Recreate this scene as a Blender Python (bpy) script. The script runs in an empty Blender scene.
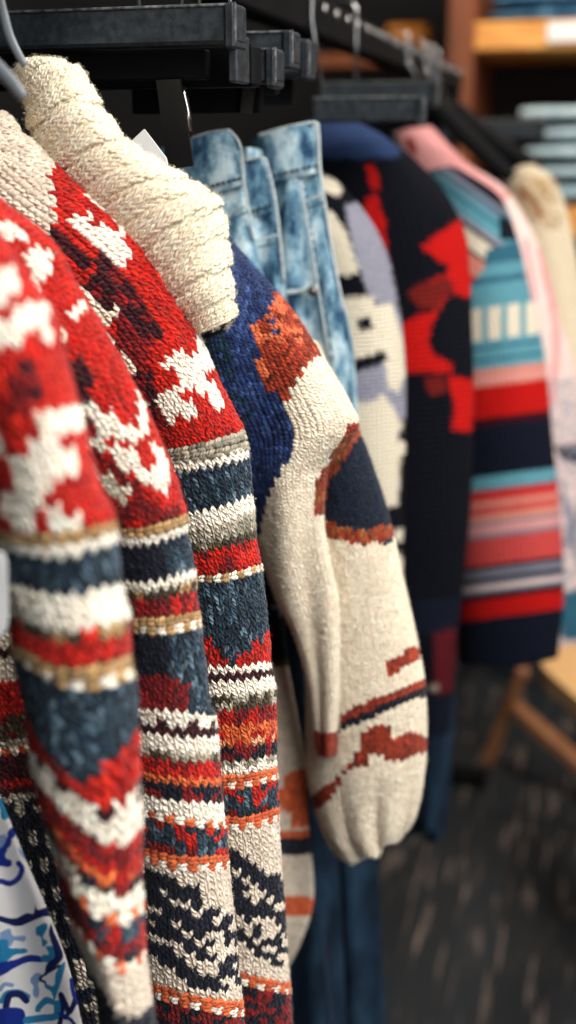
import bpy, math, random
import numpy as np
from mathutils import Vector, Matrix, Euler
rng = np.random.default_rng(7); random.seed(7)
SC = bpy.context.scene
COL = SC.collection
# ------------------------------------------------------------ camera
F = 1100.0                                   # focal length in pixels of the 576x1024 frame
CAM_H = 1.40
PITCH, YAW = math.radians(18.2), math.radians(16.0)
cam_d = bpy.data.cameras.new('camera'); cam = bpy.data.objects.new('camera', cam_d); COL.objects.link(cam)
cam.location = (0, 0, CAM_H)
cam.rotation_euler = Euler((math.pi/2 - PITCH, 0, YAW), 'XYZ')
cam_d.sensor_fit = 'VERTICAL'; cam_d.sensor_height = 36.0; cam_d.lens = F/1024*36.0
cam_d.clip_start = 0.02
cam_d.dof.use_dof = True; cam_d.dof.focus_distance = 0.70; cam_d.dof.aperture_fstop = 3.0
SC.camera = cam
R3 = np.array(cam.rotation_euler.to_matrix()); CPOS = np.array(cam.location)
# ------------------------------------------------------------ world, lights, exposure
w = bpy.data.worlds.new('world'); SC.world = w; w.use_nodes = True
w.node_tree.nodes['Background'].inputs[0].default_value = (0.75, 0.88, 1.0, 1)
w.node_tree.nodes['Background'].inputs[1].default_value = 0.10
def area(name, loc, target, size, power, color, sy=None):
    d = bpy.data.lights.new(name, 'AREA'); d.energy = power; d.color = color; d.size = size
    if sy: d.shape = 'RECTANGLE'; d.size_y = sy
    o = bpy.data.objects.new(name, d); COL.objects.link(o); o.location = loc
    o.rotation_euler = (Vector(target)-Vector(loc)).to_track_quat('-Z', 'Y').to_euler(); return o
area('ceiling_area_light', (0.80, 0.0, 2.75), (-.2, 0.75, 1.1), 1.5, 84, (1, .955, .89))
area('aisle_area_light', (0.8, 1.5, 2.8), (-.1, 1.6, 1.0), 0.8, 20, (1, .93, .84))
area('shelf_area_light', (-0.1, 2.2, 2.7), (-.3, 3.1, 1.5), 0.4, 22, (1, .88, .72))
area('aisle_fill_light', (1.3, -0.5, 1.55), (-.2, .6, .9), 1.0, 12, (.97, .98, 1))
SC.view_settings.view_transform = 'Standard'; SC.view_settings.look = 'None'
SC.view_settings.gamma = 1; SC.view_settings.use_curve_mapping = False
SC.view_settings.exposure = 0.18
# ------------------------------------------------------------ helpers
def s2l(c):
    c = np.asarray(c, float)/255.0
    return np.where(c <= .04045, c/12.92, ((c+.055)/1.055)**2.4)
def at(px, py, Y):
    px, py, Y = np.broadcast_arrays(np.asarray(px, float), np.asarray(py, float), np.asarray(Y, float))
    d = np.stack([(px-288)/F, (512-py)/F, -np.ones_like(px)], -1) @ R3.T
    return CPOS + d*(Y/d[..., 1])[..., None]
def pt(px, py, Y): return Vector(at(px, py, Y).tolist())
def tag(o, label=None, cat=None, group=None, kind=None):
    if label: o['label'] = label
    if cat: o['category'] = cat
    if group: o['group'] = group
    if kind: o['kind'] = kind
    return o
def empty(name, loc, label, cat, group=None):
    o = bpy.data.objects.new(name, None); COL.objects.link(o); o.location = loc; o.empty_display_size = .05
    return tag(o, label, cat, group)
def link(name, me, mat, parent=None):
    o = bpy.data.objects.new(name, me); COL.objects.link(o)
    if mat: me.materials.append(mat)
    if parent is not None:
        o.parent = parent; o.matrix_parent_inverse = Matrix.Translation(-Vector(parent.location))
    return o
def np_mesh(name, V, Fq, col=None, uv=None, smooth=True):
    """V (n,3), Fq (m,4) quads, col (n,3) linear, uv (n,2)"""
    me = bpy.data.meshes.new(name)
    V = np.asarray(V, np.float32); Fq = np.asarray(Fq, np.int32); k = Fq.shape[1]
    me.vertices.add(len(V)); me.vertices.foreach_set('co', V.ravel())
    me.loops.add(Fq.size); me.loops.foreach_set('vertex_index', Fq.ravel())
    me.polygons.add(len(Fq)); me.polygons.foreach_set('loop_start', np.arange(0, Fq.size, k, dtype=np.int32))
    me.polygons.foreach_set('loop_total', np.full(len(Fq), k, np.int32))
    me.update(calc_edges=True)
    if smooth: me.polygons.foreach_set('use_smooth', np.ones(len(Fq), bool))
    if col is not None:
        a = me.color_attributes.new('Col', 'FLOAT_COLOR', 'POINT')
        c4 = np.ones((len(V), 4), np.float32); c4[:, :3] = col; a.data.foreach_set('color', c4.ravel())
    if uv is not None:
        u = me.uv_layers.new(name='UVMap'); u.data.foreach_set('uv', np.asarray(uv, np.float32)[Fq.ravel()].ravel())
    me.validate(); return me
class MB:
    def __init__(s): s.v = []; s.f = []
    def box(s, c, size, rot=None, bev=0):
        c = Vector(c); hx, hy, hz = [q/2 for q in size]; b = min(bev, hx*.9, hy*.9, hz*.9)
        n = len(s.v)
        if b <= 0:
            P = [(x, y, z) for x in (-hx, hx) for y in (-hy, hy) for z in (-hz, hz)]
            Fs = [(0,1,3,2),(4,6,7,5),(0,4,5,1),(2,3,7,6),(0,2,6,4),(1,5,7,3)]
        else:                                   # chamfered box as three nested loops
            P = []; Fs = []
            import itertools
            idx = {}
            for sx, sy, sz in itertools.product((-1, 1), repeat=3):
                for ax in range(3):
                    p = [sx*(hx-b), sy*(hy-b), sz*(hz-b)]
                    p[ax] = (sx*hx, sy*hy, sz*hz)[ax]
                    idx[(sx, sy, sz, ax)] = len(P); P.append(tuple(p))
            for ax in range(3):
                o1, o2 = [a for a in range(3) if a != ax]
                for sg in (-1, 1):
                    q = []
                    for a, b2 in ((-1,-1),(1,-1),(1,1),(-1,1)):
                        k = [0,0,0]; k[ax] = sg; k[o1] = a; k[o2] = b2
                        q.append(idx[(k[0],k[1],k[2],ax)])
                    Fs.append(tuple(q))
                for a in (-1, 1):                # edges along ax
                    for b2 in (-1, 1):
                        k1 = [0,0,0]; k1[ax] = -1; k1[o1] = a; k1[o2] = b2; k2 = list(k1); k2[ax] = 1
                        Fs.append((idx[(*k1,o1)], idx[(*k2,o1)], idx[(*k2,o2)], idx[(*k1,o2)]))
            for sx, sy, sz in itertools.product((-1, 1), repeat=3):
                Fs.append((idx[(sx,sy,sz,0)], idx[(sx,sy,sz,1)], idx[(sx,sy,sz,2)]))
        for p in P:
            p = Vector(p)
            if rot is not None: p = rot @ p
            s.v.append(tuple(c+p))
        s.f += [tuple(n+i for i in f) for f in Fs]; return s
    def tube(s, pts, r, n=10, flat=1.0, closed=True):
        pts = [Vector(p) for p in pts]; base = len(s.v)
        rr = r if isinstance(r, (list, tuple)) else [r]*len(pts)
        prev = None
        for i, p in enumerate(pts):
            t = (pts[min(i+1, len(pts)-1)]-pts[max(i-1, 0)]).normalized()
            a = prev if prev is not None else (Vector((0,0,1)) if abs(t.z) < .9 else Vector((1,0,0)))
            u = (a - t*a.dot(t)).normalized(); v = t.cross(u); prev = u
            for k in range(n):
                th = 2*math.pi*k/n
                s.v.append(tuple(p + u*math.cos(th)*rr[i] + v*math.sin(th)*rr[i]*flat))
        for i in range(len(pts)-1):
            for k in range(n):
                a0 = base+i*n+k; a1 = base+i*n+(k+1) % n
                s.f.append((a0, a1, a1+n, a0+n))
        if closed:
            s.f.append(tuple(base+k for k in range(n))[::-1]); s.f.append(tuple(base+(len(pts)-1)*n+k for k in range(n)))
        return s
    def lathe(s, c, prof, n=20, axis='Z'):
        base = len(s.v); c = Vector(c)
        for r, h in prof:
            for k in range(n):
                th = 2*math.pi*k/n; a, b = r*math.cos(th), r*math.sin(th)
                s.v.append(tuple(c + (Vector((a, b, h)) if axis == 'Z' else (Vector((a, h, b)) if axis == 'Y' else Vector((h, a, b))))))
        for i in range(len(prof)-1):
            for k in range(n):
                a0 = base+i*n+k; a1 = base+i*n+(k+1) % n; s.f.append((a0, a1, a1+n, a0+n))
        s.f.append(tuple(base+k for k in range(n))[::-1]); s.f.append(tuple(base+(len(prof)-1)*n+k for k in range(n)))
        return s
    def build(s, name, mat, parent=None, smooth=False):
        me = bpy.data.meshes.new(name); me.from_pydata(s.v, [], s.f)
        import bmesh
        b = bmesh.new(); b.from_mesh(me); bmesh.ops.recalc_face_normals(b, faces=b.faces); b.to_mesh(me); b.free()
        if smooth:
            for p in me.polygons: p.use_smooth = True
        return link(name, me, mat, parent)
# ------------------------------------------------------------ materials
def newmat(name):
    m = bpy.data.materials.new(name); m.use_nodes = True; nt = m.node_tree
    return m, nt, nt.nodes['Principled BSDF']
def N(nt, typ, **kw):
    n = nt.nodes.new(typ)
    for k, v in kw.items():
        if k.startswith('i_'): n.inputs[k[2:].replace('_', ' ')].default_value = v
        else: setattr(n, k, v)
    return n
def mathn(nt, op, a, b=None):
    n = nt.nodes.new('ShaderNodeMath'); n.operation = op
    for i, x in enumerate((a, b)):
        if x is None: continue
        if isinstance(x, (int, float)): n.inputs[i].default_value = x
        else: nt.links.new(x, n.inputs[i])
    return n.outputs[0]
def mat_yarn():
    m, nt, b = newmat('wool_yarn'); L = nt.links.new
    a = N(nt, 'ShaderNodeAttribute', attribute_name='Col')
    tc = N(nt, 'ShaderNodeTexCoord')
    no = N(nt, 'ShaderNodeTexNoise', i_Scale=900.0, i_Detail=3.0); L(tc.outputs['Object'], no.inputs['Vector'])
    mr = N(nt, 'ShaderNodeMapRange'); mr.inputs[3].default_value = .72; mr.inputs[4].default_value = 1.22
    L(no.outputs['Fac'], mr.inputs[0])
    mx = N(nt, 'ShaderNodeVectorMath', operation='SCALE'); L(a.outputs['Color'], mx.inputs[0]); L(mr.outputs[0], mx.inputs['Scale'])
    L(mx.outputs[0], b.inputs['Base Color'])
    uv = N(nt, 'ShaderNodeUVMap'); sp = N(nt, 'ShaderNodeSeparateXYZ'); L(uv.outputs[0], sp.inputs[0])
    ph = mathn(nt, 'ADD', mathn(nt, 'MULTIPLY', sp.outputs[0], 3*2*math.pi), mathn(nt, 'MULTIPLY', sp.outputs[1], 9.0))
    h = mathn(nt, 'ADD', mathn(nt, 'SINE', ph), mathn(nt, 'MULTIPLY', no.outputs['Fac'], 1.6))
    bp = N(nt, 'ShaderNodeBump', i_Strength=.75, i_Distance=.0006); L(h, bp.inputs['Height']); L(bp.outputs[0], b.inputs['Normal'])
    b.inputs['Roughness'].default_value = .92; b.inputs['Specular IOR Level'].default_value = .15
    b.inputs['Sheen Weight'].default_value = .12; b.inputs['Sheen Roughness'].default_value = .5
    return m
def mat_knitcloth(name='knit_fabric', su=60, sv=160, bump=.0012):
    m, nt, b = newmat(name); L = nt.links.new
    a = N(nt, 'ShaderNodeAttribute', attribute_name='Col')
    uv = N(nt, 'ShaderNodeUVMap'); sp = N(nt, 'ShaderNodeSeparateXYZ'); L(uv.outputs[0], sp.inputs[0])
    pp = mathn(nt, 'PINGPONG', mathn(nt, 'MULTIPLY', sp.outputs[0], su), .5)
    ph = mathn(nt, 'ADD', mathn(nt, 'MULTIPLY', sp.outputs[1], sv*2*math.pi), mathn(nt, 'MULTIPLY', pp, 6.0))
    tc = N(nt, 'ShaderNodeTexCoord')
    no = N(nt, 'ShaderNodeTexNoise', i_Scale=500.0, i_Detail=3.0); L(tc.outputs['Object'], no.inputs['Vector'])
    h = mathn(nt, 'ADD', mathn(nt, 'ADD', mathn(nt, 'SINE', ph), mathn(nt, 'MULTIPLY', pp, 3.0)), mathn(nt, 'MULTIPLY', no.outputs['Fac'], 1.5))
    bp = N(nt, 'ShaderNodeBump', i_Strength=.8, i_Distance=bump); L(h, bp.inputs['Height']); L(bp.outputs[0], b.inputs['Normal'])
    mr = N(nt, 'ShaderNodeMapRange'); mr.inputs[3].default_value = .75; mr.inputs[4].default_value = 1.2; L(no.outputs['Fac'], mr.inputs[0])
    mx = N(nt, 'ShaderNodeVectorMath', operation='SCALE'); L(a.outputs['Color'], mx.inputs[0]); L(mr.outputs[0], mx.inputs['Scale'])
    L(mx.outputs[0], b.inputs['Base Color'])
    b.inputs['Roughness'].default_value = .95; b.inputs['Specular IOR Level'].default_value = .1
    return m
def mat_plain(name, rgb, rough=.6, metal=0, nscale=0, namp=.2, spec=.5, bump=0, rgb2=None):
    m, nt, b = newmat(name); L = nt.links.new
    c = (*s2l(rgb), 1); b.inputs['Base Color'].default_value = c
    b.inputs['Roughness'].default_value = rough; b.inputs['Metallic'].default_value = metal
    b.inputs['Specular IOR Level'].default_value = spec
    if nscale:
        tc = N(nt, 'ShaderNodeTexCoord'); no = N(nt, 'ShaderNodeTexNoise', i_Scale=float(nscale), i_Detail=5.0)
        L(tc.outputs['Object'], no.inputs['Vector'])
        cr = N(nt, 'ShaderNodeValToRGB'); cr.color_ramp.elements[0].position = .35; cr.color_ramp.elements[1].position = .7
        c2 = s2l(rgb2) if rgb2 is not None else s2l(rgb)*(1-namp)
        cr.color_ramp.elements[0].color = (*c2, 1); cr.color_ramp.elements[1].color = c
        L(no.outputs['Fac'], cr.inputs[0]); L(cr.outputs[0], b.inputs['Base Color'])
        if bump:
            bp = N(nt, 'ShaderNodeBump', i_Strength=.6, i_Distance=bump); L(no.outputs['Fac'], bp.inputs['Height']); L(bp.outputs[0], b.inputs['Normal'])
    return m
def mat_denim(name, light, mid, dark, scale=38):
    m, nt, b = newmat(name); L = nt.links.new
    tc = N(nt, 'ShaderNodeTexCoord')
    mp = N(nt, 'ShaderNodeMapping'); mp.inputs['Scale'].default_value = (1, 1, .45); L(tc.outputs['Object'], mp.inputs[0])
    n1 = N(nt, 'ShaderNodeTexNoise', i_Scale=float(scale), i_Detail=6.0, i_Roughness=.62); L(mp.outputs[0], n1.inputs['Vector'])
    n2 = N(nt, 'ShaderNodeTexNoise', i_Scale=700.0, i_Detail=2.0); L(tc.outputs['Object'], n2.inputs['Vector'])
    mx = mathn(nt, 'ADD', mathn(nt, 'MULTIPLY', n1.outputs['Fac'], .8), mathn(nt, 'MULTIPLY', n2.outputs['Fac'], .2))
    cr = N(nt, 'ShaderNodeValToRGB'); e = cr.color_ramp.elements
    e[0].position = .40; e[0].color = (*s2l(dark), 1); e[1].position = .60; e[1].color = (*s2l(light), 1)
    k = e.new(.5); k.color = (*s2l(mid), 1)
    L(mx, cr.inputs[0])
    at_ = N(nt, 'ShaderNodeAttribute', attribute_name='Col')
    mul = N(nt, 'ShaderNodeVectorMath', operation='MULTIPLY'); L(cr.outputs[0], mul.inputs[0]); L(at_.outputs['Color'], mul.inputs[1])
    L(mul.outputs[0], b.inputs['Base Color'])
    wv = N(nt, 'ShaderNodeTexWave', i_Scale=420.0, i_Distortion=1.0); wv.bands_direction = 'DIAGONAL'; L(tc.outputs['Object'], wv.inputs['Vector'])
    hh = mathn(nt, 'ADD', wv.outputs['Fac'], mathn(nt, 'MULTIPLY', n1.outputs['Fac'], 8.0))
    bp = N(nt, 'ShaderNodeBump', i_Strength=.5, i_Distance=.0007); L(hh, bp.inputs['Height']); L(bp.outputs[0], b.inputs['Normal'])
    b.inputs['Roughness'].default_value = .9; b.inputs['Specular IOR Level'].default_value = .15
    return m
def mat_vcol(name, rough=.8):
    m, nt, b = newmat(name)
    a = N(nt, 'ShaderNodeAttribute', attribute_name='Col'); nt.links.new(a.outputs['Color'], b.inputs['Base Color'])
    b.inputs['Roughness'].default_value = rough; b.inputs['Specular IOR Level'].default_value = .25; return m
def mat_wood(name, c1, c2, sc=(1, 12, 12), rough=.5, scale=5):
    m, nt, b = newmat(name); L = nt.links.new
    tc = N(nt, 'ShaderNodeTexCoord'); mp = N(nt, 'ShaderNodeMapping'); mp.inputs['Scale'].default_value = sc
    L(tc.outputs['Object'], mp.inputs[0])
    no = N(nt, 'ShaderNodeTexNoise', i_Scale=float(scale), i_Detail=6.0); L(mp.outputs[0], no.inputs['Vector'])
    cr = N(nt, 'ShaderNodeValToRGB'); cr.color_ramp.elements[0].color = (*s2l(c1), 1); cr.color_ramp.elements[1].color = (*s2l(c2), 1)
    cr.color_ramp.elements[0].position = .3; cr.color_ramp.elements[1].position = .7
    L(no.outputs['Fac'], cr.inputs[0]); L(cr.outputs[0], b.inputs['Base Color']); b.inputs['Roughness'].default_value = rough
    return m
def mat_floor():
    m, nt, b = newmat('dark_plank_floor'); L = nt.links.new
    tc = N(nt, 'ShaderNodeTexCoord')
    br = N(nt, 'ShaderNodeTexBrick'); mp = N(nt, 'ShaderNodeMapping'); mp.inputs['Rotation'].default_value = (0, 0, math.pi/2)
    L(tc.outputs['Object'], mp.inputs[0]); L(mp.outputs[0], br.inputs['Vector'])
    br.inputs['Scale'].default_value = 1.0; br.inputs['Brick Width'].default_value = 1.1; br.inputs['Row Height'].default_value = .09
    br.inputs['Mortar Size'].default_value = .0022
    br.inputs['Color1'].default_value = (*s2l((21, 26, 30)), 1); br.inputs['Color2'].default_value = (*s2l((31, 36, 41)), 1)
    br.inputs['Mortar'].default_value = (*s2l((18, 20, 22)), 1)
    m2 = N(nt, 'ShaderNodeMapping'); m2.inputs['Scale'].default_value = (62, 6.0, 1); L(tc.outputs['Object'], m2.inputs[0])
    no = N(nt, 'ShaderNodeTexNoise', i_Scale=1.0, i_Detail=2.5); L(m2.outputs[0], no.inputs['Vector'])
    cr = N(nt, 'ShaderNodeValToRGB'); e = cr.color_ramp.elements
    e[0].position = .56; e[0].color = (0, 0, 0, 1); e[1].position = .72; e[1].color = (1, 1, 1, 1); L(no.outputs['Fac'], cr.inputs[0])
    mx = N(nt, 'ShaderNodeMixRGB'); L(cr.outputs[0], mx.inputs[0]); L(br.outputs['Color'], mx.inputs[1])
    mx.inputs[2].default_value = (*s2l((116, 102, 94)), 1); L(mx.outputs[0], b.inputs['Base Color'])
    b.inputs['Roughness'].default_value = .55
    return m
YARN = mat_yarn(); KCLOTH = mat_knitcloth(); FINE = mat_knitcloth('fine_knit_fabric', 90, 260, .0006)
BLACKW = mat_plain('black_painted_wood', (52, 58, 63), .5, nscale=160, rgb2=(30, 34, 38), bump=.0005, spec=.3)
BLACKM = mat_plain('black_metal', (13, 14, 16), .7, nscale=30, rgb2=(9, 10, 12), spec=.12)
BLACKR = mat_plain('black_elastic', (22, 22, 24), .5, nscale=300, rgb2=(16, 16, 18))
WORN = mat_plain('worn_edge_paint', (120, 122, 122), .6, nscale=250, rgb2=(38, 42, 46))
CHROME = mat_plain('chrome', (200, 200, 200), .22, 1.0)
CLEAR = mat_plain('grey_plastic', (120, 128, 134), .3, nscale=20, rgb2=(90, 97, 104))
PAPER = mat_plain('paper', (226, 226, 224), .8, nscale=60, rgb2=(214, 214, 214))
DENIM = mat_denim('light_wash_denim', (196, 216, 222), (108, 148, 170), (34, 64, 94), 60)
DENIMD = mat_denim('dark_denim', (34, 56, 76), (24, 42, 60), (15, 28, 42), 30)
THREAD = mat_plain('pale_stitch_thread', (206, 212, 210), .8, nscale=500, rgb2=(140, 156, 164))
DTHREAD = mat_plain('dark_seam', (34, 50, 68), .9, nscale=200, rgb2=(24, 34, 50))
# ------------------------------------------------------------ colours
PAL = dict(
    red=((172, 21, 14), (198, 40, 24), .15), dred=((136, 24, 26), (96, 18, 24), .14), maroon=((64, 18, 26), (44, 14, 22), .12),
    cream=((250, 237, 214), (238, 221, 196), .04), white=((253, 244, 228), (243, 230, 210), .03),
    ivory=((255, 244, 218), (248, 232, 200), .03), tan=((188, 152, 104), (150, 116, 72), .12), grey=((188, 178, 160), (120, 116, 100), .10),
    olive=((88, 74, 54), (52, 46, 36), .15), navy=((22, 38, 52), (96, 118, 132), .25), dnavy=((13, 17, 31), (24, 30, 46), .12),
    orange=((222, 112, 60), (198, 80, 44), .10), peach=((232, 178, 132), (214, 140, 92), .08), oat=((230, 216, 198), (210, 194, 174), .05),
    blue=((22, 38, 82), (58, 82, 132), .2), teal=((16, 36, 54), (34, 66, 86), .2), rust=((172, 64, 38), (112, 38, 26), .16),
    coral=((224, 120, 76), (206, 90, 56), .10), brown=((128, 60, 34), (172, 112, 56), .2), black=((10, 12, 20), (17, 19, 29), .1),
    ink=((12, 24, 42), (20, 36, 56), .15), lav=((158, 158, 172), (138, 138, 156), .08), bcream=((238, 228, 206), (226, 214, 190), .04), bred=((200, 24, 20), (184, 22, 20), .05),
    drust=((122, 32, 26), (100, 24, 24), .08), sblue=((50, 70, 112), (42, 60, 98), .08), wine=((96, 24, 32), (72, 18, 26), .08),
    pink=((232, 164, 162), (224, 150, 150), .04), ppink=((236, 216, 208), (232, 204, 198), .04), aqua=((104, 164, 178), (86, 148, 166), .06),
    daqua=((58, 112, 134), (46, 92, 116), .08), salmon=((228, 152, 134), (220, 136, 120), .05), ltan=((240, 226, 200), (222, 202, 168), .08),
    slate=((132, 134, 150), (120, 116, 130), .05), pred=((214, 84, 80), (206, 66, 66), .05), cotton=((250, 248, 248), (248, 246, 246), .0),
    royal=((28, 52, 150), (28, 52, 150), .0), navyp=((24, 34, 92), (24, 34, 92), .0), cyan=((44, 140, 190), (44, 140, 190), .0), sky=((140, 170, 214), (140, 170, 214), .0))
NAMES = list(PAL); IDX = {n: i for i, n in enumerate(NAMES)}
CA = np.array([PAL[n][0] for n in NAMES], float); CB = np.array([PAL[n][1] for n in NAMES], float); CV = np.array([PAL[n][2] for n in NAMES])
def pal_rgb(ids, jitter=1.0):
    t = rng.random(ids.shape)[..., None]**np.where(ids == IDX['navy'], 2.8, 1.6)[..., None]; c = CA[ids]*(1-t) + CB[ids]*t
    c = c*(1 + rng.normal(0, 1, ids.shape)[..., None]*CV[ids][..., None]*.6*jitter)
    return s2l(np.clip(c, 3, 250))
def inpoly(px, py, poly):
    p = np.asarray(poly, float); r = np.zeros(px.shape, bool); j = len(p)-1
    for i in range(len(p)):
        xi, yi = p[i]; xj, yj = p[j]
        if yi != yj: r ^= ((yi > py) != (yj > py)) & (px < (xj-xi)*(py-yi)/(yj-yi)+xi)
        j = i
    return r
def nearline(px, py, pts, wd):
    r = np.zeros(px.shape, bool); ws = wd if isinstance(wd, (list, tuple)) else [wd]*len(pts)
    for k in range(len(pts)-1):
        (ax, ay), (bx, by) = pts[k], pts[k+1]; dx, dy = bx-ax, by-ay
        t = np.clip(((px-ax)*dx+(py-ay)*dy)/(dx*dx+dy*dy+1e-9), 0, 1)
        ww = ws[k]*(1-t)+ws[k+1]*t
        r |= (px-ax-t*dx)**2+(py-ay-t*dy)**2 < (ww/2)**2
    return r
def smooth_line(pts, n=6):
    out = []
    P = [pts[0]]+list(pts)+[pts[-1]]
    for i in range(1, len(P)-2):
        p0, p1, p2, p3 = [np.array(P[j], float) for j in (i-1, i, i+1, i+2)]
        for k in range(n):
            t = k/n; out.append(tuple(.5*((2*p1)+(-p0+p2)*t+(2*p0-5*p1+4*p2-p3)*t*t+(-p0+3*p1-3*p2+p3)*t**3)))
    out.append(tuple(pts[-1])); return out
def apply_layers(ids, px, py, layers):
    for l in layers:
        if l[0] == 'poly': ids[inpoly(px, py, l[1])] = IDX[l[2]]
        elif l[0] == 'line': ids[nearline(px, py, smooth_line(l[1]), l[2])] = IDX[l[3]]
        elif l[0] == 'speck':                     # scattered stitches of one colour inside a polygon
            mk = inpoly(px, py, l[1]) & (rng.random(px.shape) < l[3]); ids[mk] = IDX[l[2]]
        elif l[0] == 'swap':                      # (polygon, from, to, share)
            mk = inpoly(px, py, l[1]) & (ids == IDX[l[2]]) & (rng.random(px.shape) < l[4]); ids[mk] = IDX[l[3]]
    return ids
# ------------------------------------------------------------ hanging knit surface: rows of the fabric, each a curve from its left edge to its right edge
class Patch:
    """rows: (points left->right, Y, thickness).  S(phi, v): phi 0..pi is the side towards the aisle, pi..2pi the back."""
    def __init__(s, rows, fold=None):
        s.n = len(rows); U = np.linspace(0, 1, 7); s.P = np.zeros((s.n, 7, 2)); s.Y = np.zeros(s.n); s.T = np.zeros(s.n); s.fold = fold
        for i, (pts, Y, T) in enumerate(rows):
            p = np.array(pts, float)
            if len(p) > 2: p = np.array(smooth_line([tuple(q) for q in p], 8))
            d = np.r_[0, np.cumsum(np.hypot(*np.diff(p, axis=0).T))]; d /= d[-1]
            s.P[i, :, 0] = np.interp(U, d, p[:, 0]); s.P[i, :, 1] = np.interp(U, d, p[:, 1]); s.Y[i] = Y; s.T[i] = T
    def cr(s, A, v):
        v = np.clip(v, 0, s.n-1); i = np.minimum(v.astype(int), s.n-2); t = v-i
        g = lambda k: A[np.clip(i+k, 0, s.n-1)]
        t = t.reshape(t.shape+(1,)*(A.ndim-1)); p0, p1, p2, p3 = g(-1), g(0), g(1), g(2)
        m1, m2 = (p2-p0)*.5, (p3-p1)*.5
        # damp tangents so that uneven knots do not overshoot
        lim = np.abs(p2-p1)*1.5+1e-6; m1 = np.clip(m1, -lim, lim); m2 = np.clip(m2, -lim, lim)
        return (2*t**3-3*t*t+1)*p1+(t**3-2*t*t+t)*m1+(-2*t**3+3*t*t)*p2+(t**3-t*t)*m2
    def px(s, phi, v):
        u = (1-np.cos(phi))/2; rows = s.cr(s.P, v); q = u*6; j = np.clip(q.astype(int), 0, 5); t = (q-j)[..., None]
        a = np.take_along_axis(rows, j[..., None, None].repeat(2, -1), -2)[..., 0, :]
        b = np.take_along_axis(rows, (j+1)[..., None, None].repeat(2, -1), -2)[..., 0, :]
        return a*(1-t)+b*t, u
    def S(s, phi, v):
        p, u = s.px(phi, v); Y = s.cr(s.Y, v) - s.cr(s.T, v)*np.sin(phi)
        if s.fold is not None: Y = Y + s.fold(u, v)*np.sign(np.sin(phi))*np.abs(np.sin(phi))**.5
        return at(p[..., 0], p[..., 1], Y), p, u
    def rowvs(s, rh):
        v = np.linspace(0, s.n-1, 1500); c = s.S(np.full_like(v, math.pi*.55), v)[0]
        d = np.r_[0, np.cumsum(np.linalg.norm(np.diff(c, axis=0), axis=1))]; n = max(3, int(d[-1]/rh))
        return np.interp(np.linspace(0, d[-1], n), d, v)
    def phis(s, sw, vs):
        ph = np.linspace(0, 2*math.pi, 721); L = 0; Dm = 0
        for v in np.quantile(vs, [.15, .5, .85]):
            c = s.S(ph, np.full_like(ph, v))[0]; d = np.r_[0, np.cumsum(np.linalg.norm(np.diff(c, axis=0), axis=1))]
            L += d[-1]/3; Dm = Dm+d/d[-1]/3
        n = max(8, int(L/sw)); return np.interp((np.arange(n)+.5)/n, Dm, ph), n
def frames(pa, PH, VV):
    e1, e2 = .01, .01
    a = pa.S(PH+e1, VV)[0]; b = pa.S(PH-e1, VV)[0]; c = pa.S(PH, np.clip(VV+e2, 0, pa.n-1))[0]; d = pa.S(PH, np.clip(VV-e2, 0, pa.n-1))[0]
    Tu = a-b; Tv = c-d; nz = lambda x: x/(np.linalg.norm(x, axis=-1, keepdims=True)+1e-12)
    Tu = nz(Tu); Tv = nz(Tv); Nn = nz(np.cross(Tu, Tv)); Tv = nz(np.cross(Nn, Tu)*.5+Tv*.5); return Tu, Tv, Nn
def lobe(nr=5, nt=7):
    V = []; UV = []
    for i in range(nr+1):
        a = math.pi*i/nr; x = -math.cos(a); r = math.sin(a)**.8*(1+.18*x) if 0 < i < nr else .02
        for k in range(nt+1):
            th = 2*math.pi*k/nt; V.append((x, r*math.cos(th), r*math.sin(th))); UV.append((k/nt, x))
    Fq = [(i*(nt+1)+k, i*(nt+1)+k+1, (i+1)*(nt+1)+k+1, (i+1)*(nt+1)+k) for i in range(nr) for k in range(nt)]
    return np.array(V), np.array(UV), np.array(Fq)
LV, LUV, LF = lobe()
def grid_faces(nr, nc, wrap):
    i = np.arange(nr-1)[:, None]; k = np.arange(nc if wrap else nc-1)[None, :]; k2 = (k+1) % nc
    return np.stack([i*nc+k, i*nc+k2, (i+1)*nc+k2, (i+1)*nc+k], -1).reshape(-1, 4)
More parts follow.
